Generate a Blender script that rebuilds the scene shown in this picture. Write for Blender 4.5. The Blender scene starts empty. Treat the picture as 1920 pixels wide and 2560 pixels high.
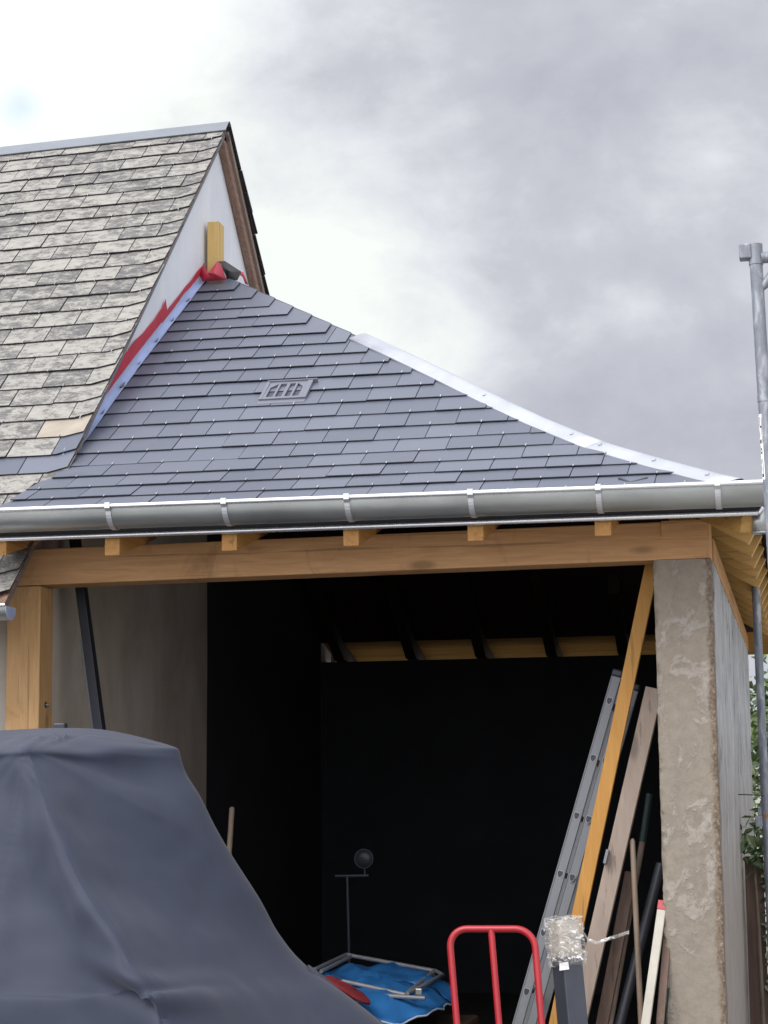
import bpy, bmesh, math, random
from mathutils import Vector, Matrix, noise as mnoise

# ------------------------------------------------------------------ camera
sc = bpy.context.scene
col = sc.collection
F = 5000.0                                   # focal length in units of the 1920 x 2560 photograph
PITCH, YAW, ROLL = map(math.radians, (8.00132666, 11.61222082, -0.60721141))
cy_, sy_, cp_, sp_ = math.cos(YAW), math.sin(YAW), math.cos(PITCH), math.sin(PITCH)
FW = Vector((-sy_ * cp_, cy_ * cp_, sp_))
r0 = Vector((cy_, sy_, 0)); u0 = r0.cross(FW)
RT = math.cos(ROLL) * r0 + math.sin(ROLL) * u0
UP = -math.sin(ROLL) * r0 + math.cos(ROLL) * u0
CAM = Vector((3.568, -9.092, 1.5))
cam = bpy.data.cameras.new('camera'); camo = bpy.data.objects.new('camera', cam); col.objects.link(camo)
m = Matrix.Identity(4)
for i, v in enumerate((RT, UP, -FW)):
    for j in range(3): m[j][i] = v[j]
m.translation = CAM
camo.matrix_world = m
cam.sensor_fit = 'VERTICAL'; cam.sensor_height = 36.0; cam.lens = F / 2560 * 36
cam.clip_start = 0.1; cam.clip_end = 2000
sc.camera = camo

def at(x, y, X=None, Y=None, Z=None):
    """the point of the place seen at (x, y) of the photograph, at a known depth"""
    r = RT * ((x - 960) / F) - UP * ((y - 1280) / F) + FW
    if Y is not None: t = (Y - CAM.y) / r.y
    elif X is not None: t = (X - CAM.x) / r.x
    else: t = (Z - CAM.z) / r.z
    return CAM + r * t
def dirn(x, y):
    return (RT * ((x - 960) / F) - UP * ((y - 1280) / F) + FW).normalized()

# ------------------------------------------------------------------ sky, sun, exposure
SUN_ELEV, SUN_AZ = math.radians(46), math.radians(205)     # azimuth from +Y, clockwise: behind the photographer, a little left
w = bpy.data.worlds.new('World'); sc.world = w; w.use_nodes = True
nt = w.node_tree; nt.nodes.clear()
N = lambda t, **k: _n(nt, t, **k)
def _n(tree, t, **k):
    n = tree.nodes.new(t)
    for a, b in k.items():
        if a == 'ins':
            for q, v in b.items(): n.inputs[q].default_value = v
        else: setattr(n, a, b)
    return n
def L(tree, a, b): tree.links.new(a, b)
def mathn(tree, op, a, b=None, c=None, clamp=False):
    n = tree.nodes.new('ShaderNodeMath'); n.operation = op; n.use_clamp = clamp
    for i, v in enumerate((a, b, c)):
        if v is None: continue
        if isinstance(v, (int, float)): n.inputs[i].default_value = v
        else: tree.links.new(v, n.inputs[i])
    return n.outputs[0]
def ramp(tree, fac, pts, interp='LINEAR'):
    n = tree.nodes.new('ShaderNodeValToRGB'); n.color_ramp.interpolation = interp
    e = n.color_ramp.elements
    while len(e) < len(pts): e.new(0.5)
    for q, (p, c) in zip(e, pts):
        q.position = p; q.color = (*c, 1) if len(c) == 3 else c
    if fac is not None: tree.links.new(fac, n.inputs[0])
    return n.outputs[0]
def mixc(tree, fac, a, b, mode='MIX'):
    n = tree.nodes.new('ShaderNodeMix'); n.data_type = 'RGBA'; n.blend_type = mode
    for s, v in ((n.inputs[0], fac), (n.inputs[6], a), (n.inputs[7], b)):
        if isinstance(v, (int, float)): s.default_value = v
        elif isinstance(v, tuple): s.default_value = (*v, 1) if len(v) == 3 else v
        else: tree.links.new(v, s)
    return n.outputs[2]

tc = N('ShaderNodeTexCoord').outputs['Generated']
sky = N('ShaderNodeTexSky', sky_type='NISHITA', sun_disc=False, sun_elevation=SUN_ELEV, sun_rotation=SUN_AZ)
def blob(px, py, sharp):
    """0..1 lobe of the sky around a direction"""
    d = dirn(px, py)
    v = nt.nodes.new('ShaderNodeVectorMath'); v.operation = 'DOT_PRODUCT'
    nt.links.new(tc, v.inputs[0]); v.inputs[1].default_value = d
    e = mathn(nt, 'MULTIPLY', mathn(nt, 'SUBTRACT', v.outputs['Value'], 1.0), sharp)
    return mathn(nt, 'EXPONENT', e)
map1 = N('ShaderNodeMapping'); map1.inputs['Scale'].default_value = (1.0, 1.0, 1.35); map1.inputs['Location'].default_value = (0.37, 0.2, 1.3)
L(nt, tc, map1.inputs[0])
n1 = N('ShaderNodeTexNoise', ins={'Scale': 5.5, 'Detail': 9, 'Roughness': 0.56, 'Distortion': 0.35}); L(nt, map1.outputs[0], n1.inputs['Vector'])
n2 = N('ShaderNodeTexNoise', ins={'Scale': 13, 'Detail': 8, 'Roughness': 0.58, 'Distortion': 0.5}); L(nt, map1.outputs[0], n2.inputs['Vector'])
n3 = N('ShaderNodeTexNoise', ins={'Scale': 30, 'Detail': 7, 'Roughness': 0.6, 'Distortion': 0.3}); L(nt, map1.outputs[0], n3.inputs['Vector'])
tex = mathn(nt, 'ADD', mathn(nt, 'MULTIPLY', n1.outputs[0], 0.50), mathn(nt, 'ADD', mathn(nt, 'MULTIPLY', n2.outputs[0], 0.33), mathn(nt, 'MULTIPLY', n3.outputs[0], 0.17)))
# bright thin places and darker undersides of the cloud sheet
val = mathn(nt, 'MULTIPLY', mathn(nt, 'SUBTRACT', tex, 0.5), 1.3)
val = mathn(nt, 'ADD', val, 0.535)
for (px, py, sh, amt) in ((-60, 260, 130, .62), (830, 790, 420, .30), (640, 760, 900, .15), (1120, 880, 1100, .12), (1900, 330, 1200, .10), (1480, 760, 900, .08),
                          (1250, 300, 260, -.06), (1560, 900, 500, -.05), (1750, 1150, 500, -.09), (700, 120, 500, .03)):
    val = mathn(nt, 'ADD', val, mathn(nt, 'MULTIPLY', blob(px, py, sh), amt))
cloud = ramp(nt, val, [(0.10, (.43, .44, .505)), (0.35, (.52, .535, .605)), (0.57, (.655, .67, .735)), (0.72, (.84, .86, .91)), (0.92, (1.06, 1.11, 1.07))])
# a thin place where blue shows through, upper left
bluegap = mathn(nt, 'MULTIPLY', blob(45, 265, 26000), mathn(nt, 'MULTIPLY', n3.outputs[0], 1.0), clamp=True)
cloud = mixc(nt, bluegap, cloud, (.50, .72, .90))
# the sheet is brighter towards the sun's side, behind the photographer and overhead
sv = Vector((math.sin(SUN_AZ) * math.cos(SUN_ELEV), math.cos(SUN_AZ) * math.cos(SUN_ELEV), math.sin(SUN_ELEV)))
vd = N('ShaderNodeVectorMath', operation='DOT_PRODUCT'); L(nt, tc, vd.inputs[0]); vd.inputs[1].default_value = sv
sunside = N('ShaderNodeMapRange', ins={'From Min': -0.25, 'From Max': 0.95, 'To Min': 1.0, 'To Max': 3.9}); L(nt, vd.outputs['Value'], sunside.inputs[0])
gain = N('ShaderNodeVectorMath', operation='SCALE'); L(nt, cloud, gain.inputs[0]); L(nt, sunside.outputs[0], gain.inputs['Scale'])
bg1 = N('ShaderNodeBackground'); L(nt, sky.outputs[0], bg1.inputs[0]); bg1.inputs[1].default_value = 0.05
bg2 = N('ShaderNodeBackground'); L(nt, gain.outputs[0], bg2.inputs[0]); bg2.inputs[1].default_value = 0.95
ad = N('ShaderNodeMixShader'); ad.inputs[0].default_value = 0.94; L(nt, bg1.outputs[0], ad.inputs[1]); L(nt, bg2.outputs[0], ad.inputs[2])
wo = N('ShaderNodeOutputWorld'); L(nt, ad.outputs[0], wo.inputs[0])

sun = bpy.data.lights.new('sun', 'SUN'); suno = bpy.data.objects.new('sun', sun); col.objects.link(suno)
sun.energy = 2.0; sun.angle = math.radians(30); sun.color = (1, .95, .88)
suno.rotation_euler = (-sv).to_track_quat('-Z', 'Y').to_euler()
sc.view_settings.view_transform = 'Standard'; sc.view_settings.look = 'None'
sc.view_settings.exposure = 0.0; sc.view_settings.gamma = 1.0
sc.cycles.max_bounces = 8; sc.cycles.diffuse_bounces = 4

# ------------------------------------------------------------------ materials
def mat(name, rough=.7, metal=0.0, spec=.5):
    mm = bpy.data.materials.new(name); mm.use_nodes = True
    t = mm.node_tree; b = t.nodes['Principled BSDF']
    b.inputs['Roughness'].default_value = rough; b.inputs['Metallic'].default_value = metal
    b.inputs['Specular IOR Level'].default_value = spec
    return mm, t, b
def coords(t, scale=(1, 1, 1), rot=(0, 0, 0), src='Object'):
    c = t.nodes.new('ShaderNodeTexCoord'); p = t.nodes.new('ShaderNodeMapping')
    p.inputs['Scale'].default_value = scale; p.inputs['Rotation'].default_value = rot
    t.links.new(c.outputs[src], p.inputs[0]); return p.outputs[0]
def nz(t, vec, scale, detail=5, rough=.55, dist=0.0):
    n = t.nodes.new('ShaderNodeTexNoise'); n.inputs['Scale'].default_value = scale; n.inputs['Detail'].default_value = detail
    n.inputs['Roughness'].default_value = rough; n.inputs['Distortion'].default_value = dist
    t.links.new(vec, n.inputs['Vector']); return n.outputs[0]
def bump(t, b, h, strength=.3, dist=.01):
    n = t.nodes.new('ShaderNodeBump'); n.inputs['Strength'].default_value = strength; n.inputs['Distance'].default_value = dist
    t.links.new(h, n.inputs['Height']); t.links.new(n.outputs[0], b.inputs['Normal'])
def attr(t, name):
    a = t.nodes.new('ShaderNodeAttribute'); a.attribute_name = name; return a

def wood(name, c1, c2, axis='X', rough=.62, stain=None, knots=True, fine=1.0):
    mm, t, b = mat(name, rough, 0, .35)
    s = {'X': (1.1, 14, 14), 'Y': (14, 1.1, 14), 'Z': (14, 14, 1.1)}[axis]
    v = coords(t, s)
    g = nz(t, v, 3.2 * fine, 8, .62, .6)
    c = ramp(t, g, [(.32, c2), (.5, tuple((a + q) / 2 for a, q in zip(c1, c2))), (.66, c1)])
    v2 = coords(t)
    big = nz(t, v2, 1.7, 4, .6, .4)
    c = mixc(t, mathn(t, 'MULTIPLY', big, .55), c, tuple(q * .72 for q in c2))
    if stain:
        st = ramp(t, nz(t, coords(t, (2.2, 2.2, 1.0)), 2.3, 5, .65, .8), [(.56, (0, 0, 0)), (.72, (1, 1, 1))])
        c = mixc(t, mathn(t, 'MULTIPLY', st, .6), c, stain)
    if knots:
        vv = t.nodes.new('ShaderNodeTexVoronoi'); vv.inputs['Scale'].default_value = 1.0
        ks = {'X': (2.2, 6.5, 6.5), 'Y': (6.5, 2.2, 6.5), 'Z': (6.5, 6.5, 2.2)}[axis]
        t.links.new(coords(t, ks), vv.inputs['Vector'])
        k = ramp(t, vv.outputs['Distance'], [(.09, (1, 1, 1)), (.19, (0, 0, 0))])
        c = mixc(t, mathn(t, 'MULTIPLY', k, .7), c, tuple(q * .38 for q in c2))
    cs = {'X': (.5, 26, 26), 'Y': (26, .5, 26), 'Z': (26, 26, .5)}[axis]
    ck = nz(t, coords(t, cs), 1.6, 5, .6, .3)
    cm = ramp(t, ck, [(.36, (1, 1, 1)), (.40, (0, 0, 0))])
    c = mixc(t, mathn(t, 'MULTIPLY', cm, .5), c, tuple(q * .35 for q in c2))
    t.links.new(c, b.inputs['Base Color'])
    bump(t, b, g, .25, .004)
    return mm
M = {}
M['beam'] = wood('beam_wood', (.63, .37, .175), (.47, .25, .105), 'X', stain=(.19, .08, .03))
M['post'] = wood('post_wood', (.64, .40, .185), (.50, .285, .115), 'Z', stain=(.25, .12, .05))
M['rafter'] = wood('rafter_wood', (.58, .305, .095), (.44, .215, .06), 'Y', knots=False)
M['rafter_x'] = wood('rafter_wood_cross', (.64, .41, .145), (.53, .32, .10), 'X', knots=False)
M['soffit'] = wood('soffit_wood', (.54, .32, .10), (.44, .245, .07), 'Y', knots=False)
M['rearsoffit'] = wood('rear_soffit_wood', (.44, .25, .075), (.33, .175, .045), 'X', rough=.95, knots=False)
M['rearsoffit'].node_tree.nodes['Principled BSDF'].inputs['Specular IOR Level'].default_value = .05
M['stud'] = wood('stud_wood', (.72, .50, .20), (.62, .41, .14), 'Z', knots=False)
M['yellow'] = wood('yellow_wood', (.52, .27, .065), (.42, .20, .042), 'Z', knots=True)
M['greyplank'] = wood('grey_plank_wood', (.345, .272, .218), (.26, .20, .158), 'Z')
M['brownboard'] = wood('brown_board_wood', (.18, .11, .08), (.11, .07, .05), 'Z')
M['darkrafter'] = wood('shaded_rafter_wood', (.045, .030, .022), (.03, .02, .015), 'Y', knots=False)  # rear rafters: the interior shade is put into the wood colour
M['handle'] = wood('handle_wood', (.27, .205, .155), (.19, .14, .10), 'Z', knots=False)
M['barge'] = wood('barge_wood', (.36, .24, .18), (.22, .13, .09), 'Y', stain=(.12, .06, .04))

def plain(name, c, rough=.5, metal=0., var=.12, sc_=6, bmp=0.0, spec=.5, vec=(1, 1, 1)):
    mm, t, b = mat(name, rough, metal, spec)
    n = nz(t, coords(t, vec), sc_, 6, .6, .2)
    cc = ramp(t, n, [(.25, tuple(q * (1 - var) for q in c)), (.75, tuple(min(1, q * (1 + var)) for q in c))])
    t.links.new(cc, b.inputs['Base Color'])
    r = t.nodes.new('ShaderNodeMapRange'); r.inputs['To Min'].default_value = max(.02, rough - .1); r.inputs['To Max'].default_value = min(1, rough + .12)
    t.links.new(n, r.inputs[0]); t.links.new(r.outputs[0], b.inputs['Roughness'])
    if bmp: bump(t, b, n, bmp, .006)
    return mm
M['zinc'] = plain('new_zinc', (.42, .435, .465), .45, .5, .10, 5, .10)
M['gutter'] = plain('gutter_zinc', (.42, .44, .43), .36, .75, .2, 5, .25, vec=(.5, 1, 1))
M['edgeshade'] = plain('slate_edge_joint_shade', (.035, .036, .045), .8, 0, .2, 9)  # near-black on cut edges and joint strips: shadow lines painted in
M['ridgezinc'] = plain('weathered_zinc', (.20, .215, .235), .65, .3, .12, 5, .08)
M['film'] = plain('blue_filmed_skylit_zinc', (.50, .57, .76), .36, .35, .14, 7, .15)
M['bead'] = plain('zinc_bead', (.85, .86, .88), .25, .8, .05, 6)
M['darkgap'] = plain('shaded_fascia_zinc', (.05, .05, .06), .6, .0, .2, 6)  # zinc fascia coloured near-black for the shade behind the gutter
M['red_mem'] = plain('red_membrane', (.50, .035, .06), .55, 0, .25, 9, .4)
M['black_mem'] = plain('black_membrane', (.035, .03, .03), .6, 0, .3, 9, .4)
M['roofshade'] = plain('shaded_red_underlay', (.030, .010, .009), .9, 0, .2, 3)  # red membrane with the unlit roof space darkened into its colour
M['alu'] = plain('ladder_aluminium', (.185, .19, .20), .5, .35, .10, 8, .12, vec=(3, 3, .6))
M['socketrim'] = plain('rung_flare', (.30, .305, .315), .5, .3, .05, 8)
M['blackplastic'] = plain('black_plastic', (.025, .027, .035), .45, 0, .2, 8)
M['redpaint'] = plain('red_enamel', (.34, .014, .020), .32, 0, .12, 9, .05)
M['redcloth'] = plain('dark_red_fabric', (.20, .018, .024), .7, 0, .2, 9, .2)
M['darkmetal'] = plain('dark_grey_metal', (.055, .06, .075), .42, .2, .15, 9, .05)
M['greytube'] = plain('grey_tube', (.28, .29, .31), .42, .35, .15, 8)
M['bluetarp'] = plain('blue_tarpaulin', (.022, .135, .36), .45, 0, .18, 6, .35)
M['whiterim'] = plain('pale_hem', (.42, .52, .62), .6, 0, .1, 6)
M['whitepaint'] = plain('chipped_white_paint', (.42, .395, .33), .6, 0, .2, 7, .4)
M['label'] = plain('white_label', (.82, .82, .80), .5, 0, .04, 5)
M['rust'] = plain('rust_brown', (.25, .11, .05), .7, 0, .3, 9)
M['darkwall'] = plain('dark_panel_shade', (.028, .030, .034), .9, 0, .3, 3, .2)
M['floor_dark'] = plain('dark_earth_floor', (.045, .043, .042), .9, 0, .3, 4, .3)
M['steel'] = plain('dull_steel', (.45, .45, .44), .4, .8, .15, 8)
M['platemetal'] = plain('dull_plate', (.17, .18, .18), .55, .3, .1, 8)
M['ventgrey'] = plain('vent_grey_plastic', (.135, .14, .17), .5, 0, .1, 8)
M['ventdark'] = plain('vent_recess_grey', (.05, .052, .065), .6, 0, .1, 8)
M['bracketzinc'] = plain('bracket_zinc', (.60, .61, .64), .38, .6, .1, 8)
M['hook'] = plain('stainless_hook', (.50, .51, .54), .4, .6, .05, 8)
M['frontwall'] = plain('house_front_render', (.42, .38, .32), .9, 0, .2, 6, .4)
M['greencord'] = plain('green_sheath', (.008, .028, .02), .5)
M['junk'] = plain('brown_sheeting', (.16, .10, .085), .5, 0, .4, 8, .5)

# ground
mm, t, b = mat('gravel_ground', .95)
c = ramp(t, nz(t, coords(t), 30, 8, .7), [(.3, (.21, .20, .18)), (.7, (.37, .355, .325))])
t.links.new(c, b.inputs['Base Color']); bump(t, b, nz(t, coords(t), 60, 4), .5, .02); M['ground'] = mm

# galvanised scaffold tube
mm, t, b = mat('galvanised_tube', .5, .3)
n = nz(t, coords(t, (9, 9, 3)), 3, 6, .6, .5)
c = ramp(t, n, [(.3, (.13, .145, .17)), (.52, (.20, .215, .24)), (.64, (.33, .345, .365))])
t.links.new(c, b.inputs['Base Color']); bump(t, b, n, .15, .003); M['galv'] = mm

# white gable render
mm, t, b = mat('white_gable_render', .9)
v = coords(t, (1, 1, .35)); n = nz(t, v, 4, 6, .6, .3)
c = ramp(t, n, [(.3, (.66, .68, .71)), (.7, (.76, .78, .80))])
t.links.new(c, b.inputs['Base Color']); bump(t, b, nz(t, coords(t), 45, 4), .25, .006); M['gable'] = mm

# interior plaster
mm, t, b = mat('old_interior_plaster', .92)
n = nz(t, coords(t, (1, 1, .6)), 2.4, 7, .62, .5)
c = ramp(t, n, [(.3, (.46, .38, .30)), (.55, (.60, .52, .43)), (.75, (.68, .62, .55))])
sp = ramp(t, nz(t, coords(t), 16, 4, .6), [(.68, (0, 0, 0)), (.74, (1, 1, 1))])
c = mixc(t, mathn(t, 'MULTIPLY', sp, .5), c, (.10, .08, .06))
t.links.new(c, b.inputs['Base Color']); bump(t, b, n, .5, .01); M['plaster'] = mm

# pillar mortar with pale patches
mm, t, b = mat('patchy_mortar', .93)
v = coords(t, (1, 1, .55))
p1 = nz(t, v, 5.5, 7, .6, 1.3); p2 = nz(t, coords(t), 26, 6, .65, .4)
patch = ramp(t, mathn(t, 'ADD', p1, mathn(t, 'MULTIPLY', mathn(t, 'SUBTRACT', p2, .5), .22)), [(.555, (0, 0, 0)), (.60, (.75, .75, .75)), (.68, (1, 1, 1))])
ca = ramp(t, p2, [(.3, (.185, .155, .120)), (.7, (.265, .228, .182))])
lg = nz(t, coords(t, (1, 1, .3)), 3.0, 4, .6, .5)
ca = mixc(t, mathn(t, 'MULTIPLY', lg, .7), ca, (.285, .245, .195))
cb = ramp(t, p2, [(.3, (.27, .238, .198)), (.7, (.345, .31, .268))])
c = mixc(t, patch, ca, cb)
rim = ramp(t, p1, [(.52, (0, 0, 0)), (.537, (1, 1, 1)), (.556, (0, 0, 0))])
c = mixc(t, mathn(t, 'MULTIPLY', rim, .25), c, (.17, .14, .11))
spx = t.nodes.new('ShaderNodeSeparateXYZ'); t.links.new(coords(t), spx.inputs[0])
edge = mathn(t, 'ADD', spx.outputs[0], mathn(t, 'MULTIPLY', mathn(t, 'SUBTRACT', nz(t, coords(t, (1, 1, .5)), 11, 7, .7, .4), .5), .09))
em = t.nodes.new('ShaderNodeMapRange'); em.inputs['From Min'].default_value = 3.172; em.inputs['From Max'].default_value = 3.188; t.links.new(edge, em.inputs[0])
ec = ramp(t, nz(t, coords(t), 55, 5, .7), [(.35, (.07, .05, .035)), (.55, (.19, .135, .09)), (.68, (.33, .28, .22))])
c = mixc(t, mathn(t, 'MULTIPLY', em.outputs[0], .9), c, ec)
gr2 = ramp(t, nz(t, coords(t), 75, 4, .7), [(.30, (0, 0, 0)), (.36, (1, 1, 1))])
c = mixc(t, .22, c, mixc(t, gr2, (.09, .07, .05), c))
crk = ramp(t, nz(t, coords(t, (1, 1, .4)), 9, 8, .7, 2.0), [(.485, (0, 0, 0)), (.5, (1, 1, 1)), (.515, (0, 0, 0))])
c = mixc(t, mathn(t, 'MULTIPLY', crk, .18), c, (.10, .085, .07))
t.links.new(c, b.inputs['Base Color'])
hh = mathn(t, 'ADD', mathn(t, 'MULTIPLY', patch, .6), mathn(t, 'MULTIPLY', p2, .8)); bump(t, b, hh, .5, .012); M['mortar'] = mm

# streaked grey side wall
mm, t, b = mat('streaked_grey_wall', .9)
s1 = nz(t, coords(t, (1.4, 1.4, .62)), 3.2, 9, .72, .7); s2 = nz(t, coords(t, (1.2, 1.2, .5)), 8, 6, .62)
c = ramp(t, s1, [(.33, (.13, .13, .128)), (.44, (.31, .312, .31)), (.64, (.46, .462, .458))])
c = mixc(t, ramp(t, s2, [(.60, (0, 0, 0)), (.68, (1, 1, 1))]), c, (.12, .105, .09))
sep = t.nodes.new('ShaderNodeSeparateXYZ'); t.links.new(coords(t), sep.inputs[0])
low = t.nodes.new('ShaderNodeMapRange'); low.inputs['From Min'].default_value = 1.9; low.inputs['From Max'].default_value = .9
t.links.new(sep.outputs[2], low.inputs[0])
c = mixc(t, mathn(t, 'MULTIPLY', low.outputs[0], .8), c, (.225, .19, .15))
t.links.new(c, b.inputs['Base Color']); bump(t, b, s1, .6, .015); M['sidewall'] = mm

# new fibre cement slates
mm, t, b = mat('new_slate', .40, 0, .55)
a = attr(t, 'tint').outputs['Fac']
c = ramp(t, a, [(0, (.078, .087, .116)), (1, (.108, .118, .150))])
n = nz(t, coords(t, (1.5, 1.5, 1.5)), 7, 6, .65, .3)
c = mixc(t, mathn(t, 'MULTIPLY', ramp(t, n, [(.5, (0, 0, 0)), (.8, (1, 1, 1))]), .22), c, (.15, .155, .178))
t.links.new(c, b.inputs['Base Color']); bump(t, b, nz(t, coords(t), 120, 3), .06, .002)
r = t.nodes.new('ShaderNodeMapRange'); r.inputs['To Min'].default_value = .34; r.inputs['To Max'].default_value = .52
t.links.new(n, r.inputs[0]); t.links.new(r.outputs[0], b.inputs['Roughness']); M['slate'] = mm

# old lichen-spotted slates
mm, t, b = mat('old_slate', .9, 0, .25)
at_ = attr(t, 'tint'); ov = attr(t, 'shift')
add = t.nodes.new('ShaderNodeVectorMath'); add.operation = 'ADD'
t.links.new(coords(t, (1.0, 1.6, 1.6)), add.inputs[0]); t.links.new(ov.outputs['Vector'], add.inputs[1])
n1_ = nz(t, add.outputs[0], 12, 9, .74, .35); n2_ = nz(t, add.outputs[0], 60, 6, .7)
thr = mathn(t, 'ADD', mathn(t, 'ADD', mathn(t, 'MULTIPLY', n1_, .72), mathn(t, 'MULTIPLY', n2_, .28)), mathn(t, 'MULTIPLY', mathn(t, 'SUBTRACT', at_.outputs['Fac'], .5), .10))
c = ramp(t, thr, [(.36, (.33, .312, .278)), (.47, (.275, .262, .232)), (.52, (.165, .158, .148)), (.62, (.095, .091, .088))])
t.links.new(c, b.inputs['Base Color']); bump(t, b, n2_, .4, .005); M['oldslate'] = mm
mm, t, b = mat('cream_slate', .85, 0, .3)
n = nz(t, coords(t), 9, 5)
t.links.new(ramp(t, n, [(.3, (.27, .232, .18)), (.7, (.35, .31, .25))]), b.inputs['Base Color']); M['creamslate'] = mm
M['darkslate'] = plain('dark_old_slate', (.055, .045, .045), .85, 0, .4, 9, .4)

# cover fabric
mm, t, b = mat('cover_fabric', .62, 0, .35)
n = nz(t, coords(t), 3, 5, .6, .4)
t.links.new(ramp(t, n, [(.3, (.0155, .0205, .039)), (.7, (.0215, .0275, .050))]), b.inputs['Base Color'])
b.inputs['Sheen Weight'].default_value = .12; b.inputs['Sheen Roughness'].default_value = .5
bump(t, b, nz(t, coords(t), 260, 2), .08, .001); M['cover'] = mm

# wrinkled clear film
mm, t, b = mat('clear_film', .16, 0, .6)
n = nz(t, coords(t, (1.4, 1.4, 2.6)), 22, 6, .6, 1.2)
t.links.new(ramp(t, n, [(.35, (.55, .52, .48)), (.7, (.85, .83, .80))]), b.inputs['Base Color'])
al = ramp(t, n, [(.42, (.10, .10, .10)), (.54, (.25, .25, .25)), (.62, (.9, .9, .9))])
t.links.new(al, b.inputs['Alpha']); bump(t, b, n, .5, .01); M['clearfilm'] = mm
M['pack'] = plain('packing_paper', (.40, .36, .30), .8, 0, .25, 14, .6, vec=(.4, .4, 3))
M['lampglass'] = plain('lamp_glass', (.035, .037, .043), .4, .1, .1, 6)

def leafmat(name, dark, light):
    mm, t, b = mat(name, .42, 0, .45)
    t.links.new(ramp(t, attr(t, 'tint').outputs['Fac'], [(0, dark), (1, light)]), b.inputs['Base Color'])
    b.inputs['Transmission Weight'].default_value = 0.0
    return mm
M['leaf'] = leafmat('tree_leaf', (.035, .060, .018), (.13, .19, .055))
M['leaf_gloss'] = leafmat('glossy_leaf', (.03, .065, .025), (.20, .26, .12))
M['ivy'] = leafmat('ivy_leaf', (.04, .07, .03), (.24, .30, .17))
M['bark'] = plain('bark', (.14, .11, .08), .9, 0, .3, 9, .6)

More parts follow.
